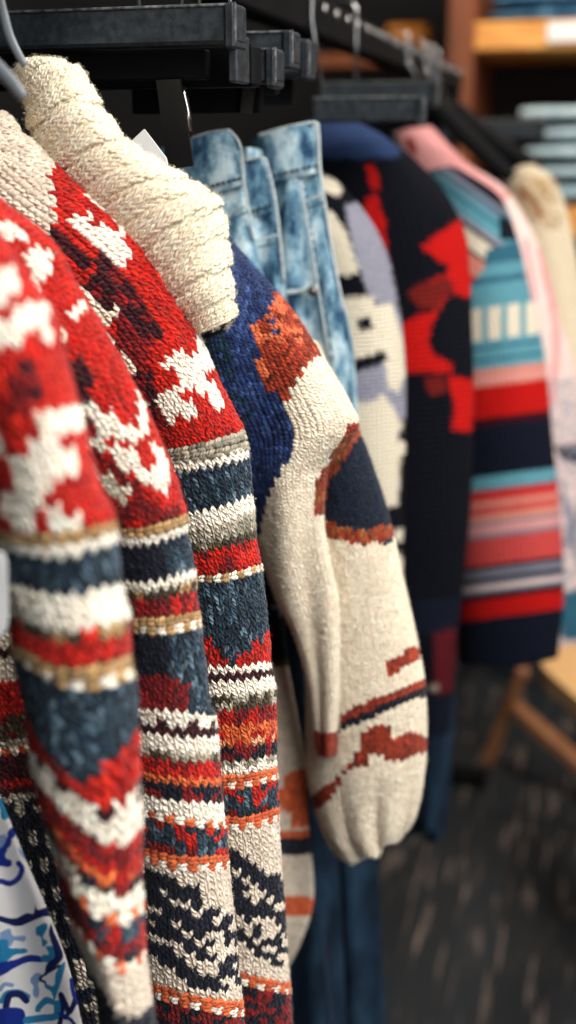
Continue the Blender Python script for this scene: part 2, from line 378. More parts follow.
def knit(name, pa, sw, rh, paint, parent, mat=None, fat=1.0, rib=None, sideways=False, label=None, half=False, fuzz=16000):
    """every stitch is a V of two yarn lobes laid over a woven base"""
    vs = pa.rowvs(rh); ph, nc = pa.phis(sw, vs)
    if half: ph = ph[ph < math.pi*1.12]; nc = len(ph)
    PH, VV = np.meshgrid(ph, vs); Pw, pp, u = pa.S(PH, VV); Tu, Tv, Nn = frames(pa, PH, VV)
    cen = pa.S(np.full_like(PH, 0), VV)[0]*.5+pa.S(np.full_like(PH, math.pi), VV)[0]*.5
    flip = np.sign((Nn*(Pw-cen)).sum(-1).mean()) or 1; Nn = Nn*flip
    wl = np.linalg.norm(np.roll(Pw, -1, 1)-np.roll(Pw, 1, 1), axis=-1)/2; wl = np.clip(wl, sw*.45, sw*1.7)
    hl = np.linalg.norm(np.gradient(Pw, axis=0), axis=-1); hl = np.clip(hl, rh*.45, rh*1.8)
    ids, purl = paint(pp[..., 0], pp[..., 1], u, VV)
    if rib is not None: Pw = Pw + Nn*rib(u, VV, np.arange(nc)[None, :], np.arange(len(vs))[:, None])[..., None]
    Pw = Pw + rng.normal(0, .03*sw, Pw.shape)
    Vs, Fs, Cs, UVs = [], [], [], []; off = 0
    # base sheet, its yarn colour darkened to paint shade into the stitch gaps
    ids2 = ids; bc = pal_rgb(ids2)*.8
    base = Pw - Nn*(sw*.12)
    Vs.append(base.reshape(-1, 3)); Cs.append(bc.reshape(-1, 3)); UVs.append(np.zeros((base.size//3, 2)))
    Fs.append(grid_faces(len(vs), nc, not half)); off = base.size//3
    for sd in (-1, 1):
        j = rng.normal(0, .12, PH.shape)[..., None]; ang = (.18 if sideways else .34)+j*.5
        pm = purl[..., None].astype(float)
        ca, sa = np.cos(ang), np.sin(ang)
        ax = (-Tv*ca+Tu*sd*sa)*(1-pm) + (Tu*.95+Tv*.25*sd)*pm
        if sideways: ax = Tu*ca+Tv*sd*sa
        ax /= np.linalg.norm(ax, axis=-1, keepdims=True)
        bx = np.cross(Nn, ax)
        if sideways: c0 = Pw + Tv*(sd*.25)*hl[..., None]; la = wl*.95; wb = hl*.27*fat; tb = hl*.30*fat
        else:
            c0 = Pw + Tu*(sd*.25)*(wl)[..., None]*(1-pm) + Tv*(sd*.22)*hl[..., None]*pm
            la = hl*1.02*(1-purl)+wl*.72*purl; wb = wl*.275*fat*(1-purl)+hl*.33*purl; tb = np.minimum(wl, sw)*.30*fat+0*purl+sw*.06*purl
        c0 = c0 + Nn*(tb*.35)[..., None]
        sc = 1+rng.normal(0, .06, PH.shape)
        X = ax*(la*sc)[..., None]; B = bx*(wb*sc)[..., None]; T = Nn*(tb*sc)[..., None]
        # yarn dives under at its ends
        lv = LV[None]; vv = (c0.reshape(-1, 1, 3) + X.reshape(-1, 1, 3)*lv[..., 0:1] + B.reshape(-1, 1, 3)*lv[..., 1:2]
              + T.reshape(-1, 1, 3)*(lv[..., 2:3]-.45*(lv[..., 0:1]**2)))
        col = pal_rgb(ids).reshape(-1, 1, 3).repeat(len(LV), 1)
        n = vv.shape[0]
        Vs.append(vv.reshape(-1, 3)); Cs.append(col.reshape(-1, 3)); UVs.append(np.tile(LUV, (n, 1))+np.repeat(rng.random((n, 2)), len(LV), 0))
        Fs.append((LF[None]+(off+np.arange(n)*len(LV))[:, None, None]).reshape(-1, 4)); off += n*len(LV)
    # loose fibres standing off the yarn
    nf = min(fuzz, 40000)
    if nf:
        idx = rng.integers(0, Pw.shape[0]*Pw.shape[1], nf); p0 = Pw.reshape(-1, 3)[idx]; n0 = Nn.reshape(-1, 3)[idx]; a0 = Tu.reshape(-1, 3)[idx]; b0 = Tv.reshape(-1, 3)[idx]
        th = rng.random(nf)*2*math.pi; d0 = a0*np.cos(th)[:, None]+b0*np.sin(th)[:, None]; L0 = (.0018+.0035*rng.random(nf))[:, None]; sd0 = np.cross(n0, d0)*.00006
        P_ = [p0+n0*sw*.28+d0*L0*t+n0*L0*.55*math.sin(t*2.4)*rng.random((nf, 1)) for t in (0, .35, .7, 1.0)]
        fv = np.stack([P_[0]-sd0, P_[0]+sd0, P_[1]-sd0, P_[1]+sd0, P_[2]-sd0, P_[2]+sd0, P_[3]-sd0*.4, P_[3]+sd0*.4], 1)
        ff = np.array([(0, 1, 3, 2), (2, 3, 5, 4), (4, 5, 7, 6)])[None]+(off+np.arange(nf)*8)[:, None, None]
        Vs.append(fv.reshape(-1, 3)); Fs.append(ff.reshape(-1, 4)); Cs.append(pal_rgb(ids.reshape(-1)[idx])[:, None].repeat(8, 1).reshape(-1, 3)); UVs.append(np.zeros((nf*8, 2)))
    me = np_mesh(name, np.concatenate(Vs), np.concatenate(Fs), np.concatenate(Cs), np.concatenate(UVs))
    o = link(name, me, mat or YARN, parent)
    if label: o['label'] = label
    return o
def cloth(name, pa, nu, nv, paint, parent, mat=KCLOTH, jitter=.3, label=None, blur=0, noisy=True):
    """a closed hanging sheet with its own thickness, coloured in its yarn"""
    ph = np.linspace(0, 2*math.pi, nu, endpoint=False); vs = pa.rowvs(1); v0 = np.linspace(0, pa.n-1, 1500)
    c = pa.S(np.full_like(v0, math.pi/2), v0)[0]; d = np.r_[0, np.cumsum(np.linalg.norm(np.diff(c, axis=0), axis=1))]
    vs = np.interp(np.linspace(0, d[-1], nv), d, v0)
    # denser towards the silhouette is not wanted for painting: even in u
    uu = np.linspace(0, 1, nu//2); f = np.arccos(1-2*np.clip(uu, 0, 1)); ph = np.r_[f, 2*math.pi-f[::-1][1:-1]]
    PH, VV = np.meshgrid(ph, vs); Pw, pp, u = pa.S(PH, VV)
    r = paint(pp[..., 0], pp[..., 1], u, VV); ids = r[0] if isinstance(r, tuple) else r
    if noisy: col = pal_rgb(ids, jitter)
    else: col = s2l(CA[ids])
    uv = np.stack([PH/(2*math.pi), VV/(pa.n-1)], -1)
    me = np_mesh(name, Pw.reshape(-1, 3), grid_faces(len(vs), len(ph), True), col.reshape(-1, 3), uv.reshape(-1, 2))
    o = link(name, me, mat, parent)
    if label: o['label'] = label
    return o
def rags(px, py, amp=1.0, s=3.0):    # irregular edge so far knits keep stitched, stepped outlines
    return amp*np.sign(np.sin(px*2*math.pi/s))
# ============================================================ ROOM
def plane(name, vs, mat, kind='structure'):
    me = bpy.data.meshes.new(name); me.from_pydata(vs, [], [tuple(range(len(vs)))]); o = link(name, me, mat); o['kind'] = kind; return o
FLOOR = mat_floor(); WALL = mat_plain('dark_wall_paint', (22, 22, 25), .9, nscale=3, rgb2=(18, 18, 20)); CEIL = mat_plain('ceiling_paint', (120, 118, 114), .9, nscale=2, rgb2=(110, 108, 104))
MB().box((.6, 2.0, -.03), (5.2, 6.4, .06)).build('floor', FLOOR)['kind'] = 'structure'
MB().box((.6, 4.05, 1.5), (5.2, .1, 3.0)).build('wall_back', WALL)['kind'] = 'structure'
MB().box((-2.05, 2.0, 1.5), (.1, 6.4, 3.0)).build('wall_left', WALL)['kind'] = 'structure'
MB().box((.6, 2.0, 3.03), (5.2, 6.4, .06)).build('ceiling', CEIL)['kind'] = 'structure'
# ============================================================ RACK
rt = at(455, 70, 2.3); rb = at(455, 90, 2.3); RX = float(rt[0]) ; RZT = float(rt[2]); RZB = float(rb[2])
rack = empty('clothes_rack', (RX, 1.2, 0), 'long black metal clothes rack whose studded rail carries all the hangers', 'clothes rack')
MB().box((RX, 1.05, (RZT+RZB)/2), (.03, 2.5, RZT-RZB), bev=.003).build('rail', BLACKM, rack)
for yy in (-.18, 2.27):
    MB().box((RX, yy, RZB/2), (.03, .03, RZB), bev=.003).build('upright', BLACKM, rack)
    MB().box((RX, yy, .015), (.3, .05, .03), bev=.004).build('foot', BLACKM, rack)
for k in range(22):
    yy = 1.15+k*.053
    MB().lathe((RX+.0155, yy, RZT-.010), [(.0045, 0), (.0055, .001), (.0045, .0028), (.001, .0034)], 10, 'X').build('stud', CHROME, rack, True)
# ---- hangers
def hook_pts(x, y, z0, r=.019):
    pts = [(x, y, z0)]; zc = RZT+.002
    pts += [(x, y, zc-.02)]
    for k in range(9):
        a = -0.2+k/8*(math.pi+.6); pts.append((RX+r*math.cos(a)*1.0, y, zc+r*math.sin(a)*.55+.002))
    pts[1] = (RX+r, y, zc-.03); return pts
def clamp_hanger(Y, xl, xr, yt, yb, label, end=True, depth=.022, strap=None, group=None, rear=True):
    """trouser hanger: black wooden bar with a squared end block, worn paler edges and a chrome hook"""
    m = (xl+xr)/2; zt = at(m, yt, Y)[2]; zb = at(m, yb, Y)[2]; X0 = at(xl, yt, Y)[0]; X1 = at(xr, yt, Y)[0]
    h = empty('trouser_hanger', ((X0+X1)/2, Y, zb), label, 'hanger', group)
    cz = (zt+zb)/2; H = zt-zb
    MB().box(((X0+X1)/2, Y+depth/2, cz), (X1-X0, depth, H), bev=.002).build('bar', BLACKW, h)
    e = MB(); e.box((X1-.004, Y+depth/2-.001, cz-H*.06), (.007, depth+.003, H*1.16), bev=.0015); e.build('end_block', BLACKW, h)
    t = MB(); t.tube([(X0, Y, zt-.0005), ((X0+X1)/2, Y-.0004, zt-.0003), (X1, Y, zt-.0005)], .0009, 6); t.tube([(X1+.0012, Y-.006, zt), (X1+.0012, Y-.006, zb)], .0008, 6)
    t.build('worn_edge', WORN, h)
    if rear: MB().box(((X0+X1)/2-.01, Y+depth+.004, zb-H*.45), ((X1-X0)*.86, .010, H*.8), bev=.001).build('rear_bar', BLACKM, h)
    hx = min(max(RX+.019, X0+.01), X1-.01)
    MB().tube(hook_pts(hx, Y+depth/2, zt), .0017, 8).build('hook', CHROME, h, True)
    return h, (X0, X1, zt, zb)
h1, e1 = clamp_hanger(.70, -130, 236, 10, 48, 'nearest and largest black wooden trouser hanger, crossing the top left corner, with a hanging strap', group=None)
s = MB(); 
q = [at(156, 80, .715), at(180, 79, .715), at(193, 166, .735), at(167, 170, .735)]
vs = [tuple(p) for p in q]+[tuple(p+np.array([0, .0025, 0])) for p in q]
s.v = vs; s.f = [(0,1,2,3), (7,6,5,4), (0,4,5,1), (1,5,6,2), (2,6,7,3), (3,7,4,0)]; s.build('strap', BLACKR, h1)
c = at(184, 96, .728); MB().tube([c+np.array([0,0,.006]), c, c+np.array([.002, .001, -.01]), c+np.array([.003, .001, -.022])], [.0018, .0026, .002, .0024], 8).build('strap_buckle', CHROME, h1, True)
h1b = MB().box(((e1[0]+e1[1])/2, .745, (at(120, 50, .72)[2]+at(120, 82, .72)[2])/2), (e1[1]-e1[0], .018, .026), bev=.002).build('lower_bar', BLACKM, h1)
MB().box((at(238, 60, .71)[0]-.002, .718, at(238, 60, .72)[2]), (.006, .026, .028), bev=.001).build('end_block', BLACKW, h1)
clamp_hanger(.81, 130, 293, 33, 66, 'black wooden trouser hanger just behind the nearest one, end block at its right')
h3, e3 = clamp_hanger(.775, 120, 276, 50, 84, 'small lower black trouser hanger with a short strap below its end')
q = [at(243, 84, .79), at(255, 84, .79), at(251, 114, .79), at(240, 112, .79)]
s = MB(); s.v = [tuple(p) for p in q]+[tuple(p+np.array([0, .003, 0])) for p in q]; s.f = [(0,1,2,3), (7,6,5,4), (0,4,5,1), (1,5,6,2), (2,6,7,3), (3,7,4,0)]; s.build('strap', BLACKR, h3)
clamp_hanger(.88, 150, 310, 42, 76, 'third black trouser hanger, its end block farthest right of the near cluster')
clamp_hanger(1.33, 318, 438, 82, 104, 'black trouser hanger above the blue shouldered sweater, the farther of two there', rear=False)
clamp_hanger(1.13, 312, 424, 97, 122, 'black trouser hanger just above the blue shouldered sweater, lower of two there', rear=False)
clamp_hanger(1.95, 440, 545, 120, 139, 'farthest black trouser hanger, in front of the folded pale jeans', rear=False)
def curve_hanger(Y, pts, r, label, mat, hookz=None, group=None):
    P = [pt(x, y, Y+dy) for x, y, dy in [(*p, 0) if len(p) == 2 else p for p in pts]]
    h = empty('garment_hanger', P[0], label, 'hanger', group)
    Q = [Vector(q) for q in [tuple(x) for x in np.array([at(*q2, Y) for q2 in smooth_line([p[:2] for p in pts], 6)])]]
    # arm is a bowed, flattened bar; the far arm mirrors it about the rail
    n = len(Q); MB().tube(Q, [r*(.8+.35*math.sin(math.pi*i/(n-1))) for i in range(n)], 10, .5).build('shoulder_arm', mat, h, True)
    top = Q[0]
    mx_ = max(0, top.x-RX); M = [Vector((2*(top.x-mx_)-q.x, q.y, q.z)) for q in Q]
    if top.x > RX: MB().tube([top, M[0]], r*.8, 8).build('bridge', mat, h, True)
    MB().tube(M, r*.8, 8, .5).build('shoulder_arm', mat, h, True)
    MB().tube(hook_pts(top.x, Y, top.z), .0016, 8).build('hook', CHROME, h, True)
    return h
curve_hanger(.60, [(-8, -40), (3, 12), (11, 40), (25, 66)], .0026, 'grey glossy hanger arm curving down beside the ribbed cream collar', CLEAR)
curve_hanger(.52, [(-60, 20), (-20, 52), (6, 76), (24, 98)], .0034, 'grey glossy hanger arm entering the cream neck at the left edge', CLEAR)
curve_hanger(1.68, [(434, 104), (448, 118), (474, 144), (512, 178)], .012, 'black curved hanger arm behind the pink neckline', BLACKM)
curve_hanger(1.84, [(456, 108), (470, 124), (500, 146), (540, 170)], .014, 'black curved hanger arm under the beige beaded garment', BLACKM)
# ============================================================ THREE RED PATTERNED CARDIGANS
# bands of the shared chart, by row-knot number (see the knots of each sleeve)
def chart(VV, px, py, k, rng_row=None):
    """k = dict of knot numbers; returns colour ids"""
    ids = np.full(VV.shape, IDX['red']); purl = np.zeros(VV.shape)
    def band(a, b, n, p=0):
        m = (VV >= a) & (VV < b); ids[m] = IDX[n]; purl[m] = p
    def mixr(a, b, n1, f):
        m = (VV >= a) & (VV < b) & (rng.random(VV.shape) < f); ids[m] = IDX[n1]
    K = k
    def dash(a):
        r = np.where((VV[:, 0] >= a) & (VV[:, 0] < a+1))[0]
        if len(r): ids[r[len(r)//2], ::2] = IDX['white']
    band(K, K+1, 'tan', 1); band(K+1, K+2, 'white'); band(K+2, K+3, 'navy'); band(K+3, K+4, 'white')
    band(K+4, K+5, 'olive'); mixr(K+4, K+5, 'tan', .35); band(K+5, K+6, 'red')
    band(K+6, K+7, 'tan', 1); cols = np.arange(VV.shape[1])[None, :]+0*VV.astype(int)
    dash(K+6)
    band(K+7, K+8, 'navy'); band(K+8, K+9, 'red')
    if K == 7: mixr(K+5, K+6, 'dred', .3); mixr(K+8, K+9, 'dred', .3)
    band(K+9, K+9.33, 'white'); band(K+9.33, K+9.6, 'maroon'); m = (VV >= K+9.2) & (VV < K+9.45) & (cols % 3 == 0); ids[m] = IDX['maroon']
    band(K+9.6, K+10, 'white')
    band(K+10, K+10.22, 'grey'); mixr(K+10, K+10.22, 'olive', .4); band(K+10.22, K+10.62, 'red'); mixr(K+10.22, K+10.5, 'dred', .4); band(K+10.62, K+11, 'orange'); mixr(K+10.6, K+11, 'red', .3); mixr(K+10.85, K+11, 'peach', .4)
    band(K+11, K+11.4, 'dred'); mixr(K+11, K+11.4, 'dnavy', .45); band(K+11.4, K+12, 'white'); mixr(K+11.35, K+11.6, 'grey', .6)
    band(K+12, K+13, 'orange', 1); dash(K+12)
    band(K+13, K+14, 'navy'); mixr(K+13, K+14, 'red', .34); mixr(K+13.6, K+14, 'dred', .5)
    band(K+14, K+15, 'orange', 1); dash(K+14)
    band(K+15, K+16, 'oat'); band(K+16, K+17, 'orange', 1); dash(K+16)
    band(K+17, K+17.5, 'dred'); mixr(K+17, K+17.5, 'dnavy', .5); band(K+17.5, K+19.9, 'cream')
    return ids, purl
CG = 'red, white and navy chunky cardigans hanging in front'
def sleeve_rows(Y, T, rows):
    return [(r[0] if len(r) == 1 or isinstance(r[0], list) else r, Y+(r[1] if isinstance(r[0], list) and len(r) > 1 else 0), T*(r[2] if isinstance(r[0], list) and len(r) > 2 else 1)) for r in rows]
# --- cardigan 1
Y1 = .42
c1 = empty('cardigan', pt(-60, 230, Y1), 'nearest red, white and navy chunky cardigan, its sleeve hanging down the left edge', 'cardigan', CG)
r1 = sleeve_rows(Y1, .030, [
 ([(-90, 195), (-60, 190), (-30, 205)], 0, .6), ([(-95, 260), (-40, 230), (6, 250)],), ([(-92, 320), (-30, 318), (49, 313)],), ([(-50, 380), (10, 378), (66, 374)],),
 ([(-22, 440), (30, 440), (81, 430)],), ([(-8, 485), (40, 490), (94, 482)],),
 ([(-6, 522), (56, 527), (110, 515)],),                       # 6 tan top
 ([(-3, 541), (56, 548), (113, 534)],), ([(0, 551), (66, 563), (113, 548)],), ([(6, 586), (64, 601), (119, 592)],), ([(14, 615), (68, 632), (126, 620)],),
 ([(15, 622), (66, 640), (126, 630)],), ([(16, 643), (68, 669), (126, 657)],), ([(18, 658), (80, 696), (131, 684)],),
 ([(30, 712), (60, 765), (86, 784), (104, 762), (134, 724)],), ([(34, 746), (66, 780), (98, 804), (120, 800), (136, 778)],),
 ([(37, 772), (72, 812), (112, 841), (127, 838), (138, 822)],),
 ([(48, 818), (76, 862), (106, 890), (124, 890), (137, 876)],), ([(56, 845), (82, 888), (110, 910), (125, 908), (139, 896)],),
 ([(60, 858), (86, 902), (112, 924), (127, 922), (140, 910)],), ([(74, 915), (98, 946), (118, 962), (130, 960), (141, 948)],),
 ([(78, 930), (100, 958), (120, 978), (131, 975), (142, 962)],), ([(95, 968), (108, 990), (121, 1014), (134, 1014), (148, 1000)],),
 ([(99, 985), (110, 1004), (124, 1027), (136, 1027), (150, 1012)],), ([(110, 1080), (130, 1120), (155, 1110)], 0, .8)])
L1 = [('poly', [(-10, 262), (8, 268), (17, 290), (14, 304), (4, 312), (-10, 312)], 'white'),
 ('poly', [(-10, 318), (6, 314), (14, 318), (24, 308), (32, 312), (44, 310), (52, 338), (44, 344), (36, 334), (28, 344), (18, 338), (12, 352), (-10, 356)], 'white'),
 ('poly', [(14, 370), (46, 374), (42, 396), (26, 400), (24, 422), (12, 420), (10, 395)], 'dred'), ('speck', [(0, 365), (46, 365), (46, 424), (0, 424)], 'maroon', .35),
 ('poly', [(18, 419), (38, 423), (38, 409), (50, 404), (57, 410), (59, 430), (63, 406), (76, 401), (82, 430), (74, 440), (54, 441), (50, 452), (60, 455), (62, 446), (69, 446), (72, 472), (64, 483), (50, 486), (47, 497), (52, 506), (42, 510), (34, 492), (22, 487), (10, 470), (16, 459), (28, 460), (38, 456), (36, 432), (20, 430)], 'white'),
 ('poly', [(2, 492), (24, 494), (30, 505), (38, 520), (42, 526), (14, 526)], 'white'), ('poly', [(54, 512), (61, 502), (68, 514), (82, 522), (80, 530), (54, 530)], 'white'),
 ('poly', [(-10, 424), (8, 430), (8, 450), (-10, 455)], 'white')]
def paint1(px, py, u, VV):
    ids, pl = chart(VV, px, py, 6); up = VV < 6; t = apply_layers(np.full(VV.shape, IDX['red']), px, py, L1); ids = np.where(up, t, ids)
    m = (VV > 22.3) & (VV < 23.6); ids[m] = IDX['dnavy']; pl[VV >= 23] = 0
    m = (VV > 10) & (VV < 11); ids[m & (rng.random(VV.shape) < .3)] = IDX['red']
    m = (VV >= 14-2) & (VV < 14); 
    return ids, pl
knit('sleeve', Patch(r1), .0066, .0055, paint1, c1)
# its body, left of the sleeve
rb1 = [([(-260, 240), (-80, 235)], Y1+.09, .012), ([(-260, 420), (-30, 420)], Y1+.09, .012), ([(-240, 560), (20, 545)], Y1+.09, .012),
 ([(-240, 640), (60, 622)], Y1+.09, .012), ([(-240, 700), (62, 676)], Y1+.09, .012), ([(-230, 740), (66, 712)], Y1+.09, .012), ([(-225, 783), (70, 748)], Y1+.09, .012),
 ([(-220, 815), (76, 774)], Y1+.09, .012), ([(-215, 845), (84, 790)], Y1+.09, .012), ([(-210, 960), (100, 900)], Y1+.09, .012), ([(-200, 1120), (140, 1080)], Y1+.09, .012)]
def paintb1(px, py, u, VV):
    ids = np.full(VV.shape, IDX['maroon']); pl = np.zeros(VV.shape); r = rng.random(VV.shape)
    cols = np.arange(VV.shape[1])[None, :]+0*VV.astype(int)
    B = [(0, 2.6, 'dnavy'), (2.6, 3.1, 'maroon'), (3.1, 3.35, 'cream'), (3.35, 3.6, 'maroon'), (3.6, 4.1, 'cream'), (4.1, 4.9, 'red'), (4.9, 5.5, 'olive'), (5.5, 5.8, 'grey'), (5.8, 6.1, 'cream'),
         (6.1, 6.7, 'maroon'), (6.7, 7.1, 'red'), (7.1, 7.4, 'maroon'), (7.4, 8.0, 'grey'), (8.0, 20, 'dnavy')]
    for a, b, n in B: ids[(VV >= a) & (VV < b)] = IDX[n]
    ids[(VV > 5.75) & (VV < 6.0) & (cols % 2 == 0)] = IDX['orange']; ids[(VV > 6.75) & (VV < 7.1) & (r < .4)] = IDX['dred']
    ids[(VV > 4.9) & (VV < 5.5) & (r < .3)] = IDX['dred']; ids[(VV > 8.0) & (np.sin(px*.35+py*.07) > .82)] = IDX['grey']
    ids[(VV > 8.6) & (nearline(px, py, [(80, 960), (100, 1010), (112, 1060)], 9))] = IDX['oat']; ids[(VV > 8.6) & (nearline(px, py, [(88, 930), (110, 985)], 5))] = IDX['oat']
    return ids, pl
knit('body', Patch(rb1, lambda u, v: .006*np.sin(u*18)), .0066, .0054, paintb1, c1)
# --- cardigan 2
Y2 = .545
c2 = empty('cardigan', pt(-40, 200, Y2), 'middle one of the three red patterned cardigans, white zigzags on its shoulder', 'cardigan', CG)
r2 = sleeve_rows(Y2, .030, [
 ([(-95, 190), (-70, 150), (-45, 165)], 0, .6), ([(-60, 270), (-30, 225), (5, 207)],), ([(-30, 320), (5, 280), (50, 243)],), ([(0, 375), (35, 330), (78, 292)],),
 ([(28, 425), (62, 392), (112, 348)],), ([(60, 470), (100, 445), (145, 412)],), ([(92, 498), (130, 498), (170, 470)],),
 ([(98, 520), (140, 525), (183, 511)],),                  # 7 tan top
 ([(99, 529), (140, 536), (185, 522)],), ([(100, 535), (140, 543), (184, 531)],), ([(106, 573), (150, 579), (191, 566)],), ([(108, 589), (155, 591), (193, 580)],),
 ([(109, 595), (155, 600), (193, 592)],), ([(111, 618), (160, 619), (196, 613)],), ([(112, 629), (160, 634), (198, 627)],),
 ([(116, 684), (140, 680), (156, 674), (180, 682), (208, 708)],), ([(118, 708), (160, 712), (213, 717)],),
 ([(120, 739), (165, 750), (216, 753)],), ([(122, 775), (170, 786), (219, 789)],), ([(124, 800), (172, 812), (221, 820)],),
 ([(125, 812), (174, 826), (223, 832)],), ([(127, 841), (176, 856), (225, 856)],), ([(128, 853), (178, 872), (226, 870)],),
 ([(136, 978), (190, 996), (240, 1005)],), ([(137, 992), (190, 1008), (241, 1019)],), ([(150, 1090), (200, 1115), (250, 1120)], 0, .8)])
L2 = [('poly', [(-5, 218), (12, 224), (28, 240), (18, 242), (0, 236)], 'white'), ('poly', [(26, 254), (40, 250), (52, 258), (44, 264), (52, 273), (42, 279), (48, 292), (40, 298), (40, 312), (34, 296), (30, 272)], 'white'),
 ('poly', [(52, 344), (62, 322), (68, 340), (60, 358)], 'cream'), ('poly', [(66, 310), (74, 314), (74, 322), (68, 318)], 'white'), ('poly', [(80, 304), (88, 312), (86, 318), (78, 310)], 'white'),
 ('poly', [(60, 352), (76, 360), (86, 372), (94, 388), (92, 404), (82, 406), (66, 380)], 'maroon'),
 ('poly', [(76, 408), (92, 400), (100, 412), (112, 417), (118, 424), (130, 428), (138, 426), (134, 392), (144, 408), (148, 430), (142, 447), (130, 446), (124, 436), (104, 434), (94, 420), (80, 418)], 'white'),
 ('poly', [(82, 430), (98, 434), (106, 440), (120, 446), (134, 456), (148, 468), (156, 476), (150, 438), (158, 448), (168, 470), (168, 494), (150, 490), (136, 474), (120, 464), (100, 450), (84, 442)], 'white'),
 ('poly', [(90, 458), (100, 466), (110, 474), (122, 482), (130, 484), (136, 492), (128, 502), (116, 500), (104, 486), (92, 472)], 'cream'),
 ('poly', [(80, 418), (94, 421), (104, 436), (90, 434), (82, 428)], 'dred'), ('poly', [(84, 443), (100, 452), (118, 466), (140, 484), (150, 500), (134, 496), (122, 480), (90, 456)], 'dred'),
 ('poly', [(92, 476), (104, 490), (118, 503), (140, 502), (182, 512), (182, 522), (96, 524)], 'dred'), ('poly', [(150, 486), (170, 494), (182, 512), (150, 506)], 'red')]
NAV2 = [('poly', [(126, 872), (150, 870), (172, 877), (195, 888), (206, 905), (238, 926), (240, 984), (222, 996), (200, 990), (180, 974), (150, 950), (146, 975), (128, 978)], 'dnavy'),
 ('poly', [(196, 884), (240, 896), (240, 924), (214, 908), (200, 898)], 'oat'), ('line', [(165, 890), (180, 902), (200, 912), (236, 930)], 5, 'oat'), ('line', [(150, 905), (172, 920), (195, 936), (215, 948), (240, 955)], 5, 'oat'), ('line', [(148, 935), (170, 942), (186, 956), (210, 972), (238, 990)], 8, 'oat'),
 ('line', [(140, 898), (148, 912), (158, 925)], 3.5, 'oat'), ('speck', [(185, 925), (240, 935), (240, 980), (215, 972)], 'oat', .38), ('poly', [(146, 965), (165, 972), (195, 998), (140, 1000)], 'oat')]
def mk_paint(K, Lx, NAVx, VN, last):
    def f(px, py, u, VV):
        ids, pl = chart(VV, px, py, K); t = apply_layers(np.full(VV.shape, IDX['red']), px, py, Lx); ids = np.where(VV < K, t, ids)
        mk = (VV >= K+15) & (VV < K+16); t = apply_layers(ids.copy(), px, py, NAVx); ids = np.where(mk, t, ids)
        return ids, pl
    return f
p2 = mk_paint(7, L2, NAV2, 0, 0)
def paint2(px, py, u, VV):
    ids, pl = p2(px, py, u, VV)
    m = (VV > 14) & (VV < 16); ids[m & inpoly(px, py, [(104, 690), (137, 682), (150, 672), (165, 676), (180, 690), (206, 706), (206, 716), (104, 716)])] = IDX['dred']
    ids[(VV > 15) & (VV < 16) & (px > 185)] = IDX['navy']
    ids[(VV > 9) & (VV < 10) & (px < 165)] = IDX['dnavy']; ids[(VV > 14) & (VV < 15) & (px < 170) & (ids == IDX['navy'])] = IDX['dnavy']
    ids[(VV > 12) & (VV < 13)] = IDX['dred']
    m = (VV > 12) & (VV < 13) & (rng.random(VV.shape) < .35); ids[m] = IDX['red']
    return ids, pl
knit('sleeve', Patch(r2), .0064, .0052, paint2, c2)
def body_simple(px, py, u, VV):
    cyc = (VV*3.1) % 5; ids = np.full(VV.shape, IDX['dnavy'])
    for a, b, n in [(0, 1, 'dred'), (1, 1.4, 'cream'), (1.4, 2.4, 'navy'), (2.4, 2.8, 'cream'), (2.8, 3.6, 'red'), (3.6, 4, 'orange')]: ids[(cyc >= a) & (cyc < b)] = IDX[n]
    return ids, np.zeros(VV.shape)
cloth('body', Patch([([(-300, 180), (-90, 175)], Y2+.035, .010), ([(-300, 300), (-10, 320)], Y2+.035, .010), ([(-300, 500), (80, 520)], Y2+.035, .010), ([(-290, 800), (105, 820)], Y2+.035, .010), ([(-280, 1100), (120, 1110)], Y2+.035, .010)]), 90, 160, body_simple, c2)
# --- cardigan 3
Y3 = .635
c3 = empty('cardigan', pt(20, 120, Y3), 'red, white and navy cardigan with a big cream ribbed collar, farthest of three alike', 'cardigan', CG)
r3 = sleeve_rows(Y3, .032, [
 ([(-130, 165), (-90, 110), (-40, 85)], 0, .8), ([(-100, 245), (-50, 180), (-2, 112)],), ([(-60, 300), (-5, 238), (42, 152)],), ([(0, 335), (40, 275), (98, 198)],),
 ([(50, 375), (92, 318), (148, 248)],), ([(92, 410), (135, 362), (188, 316)],), ([(128, 432), (168, 402), (218, 384)],),
 ([(140, 452), (195, 444), (241, 429)],),                     # 7 grey band
 ([(142, 466), (196, 460), (246, 450)],), ([(145, 474), (200, 472), (247, 460)],), ([(150, 514), (206, 510), (250, 495)],), ([(152, 528), (210, 526), (252, 512)],),
 ([(154, 556), (216, 548), (254, 538)],), ([(156, 573), (218, 572), (258, 562)],), ([(158, 582), (220, 585), (260, 575)],),
 ([(160, 640), (205, 642), (232, 656), (250, 652), (267, 640)],), ([(162, 662), (220, 666), (268, 663)],),
 ([(166, 693), (230, 698), (273, 692)],), ([(170, 738), (232, 745), (274, 740)],), ([(171, 770), (234, 776), (274, 768)],),
 ([(172, 781), (235, 790), (275, 781)],), ([(174, 810), (236, 819), (276, 810)],), ([(176, 822), (238, 832), (276, 823)],),
 ([(184, 948), (248, 972), (287, 982)],), ([(186, 960), (250, 984), (288, 993)],), ([(200, 1080), (262, 1105), (296, 1110)], 0, .8)])
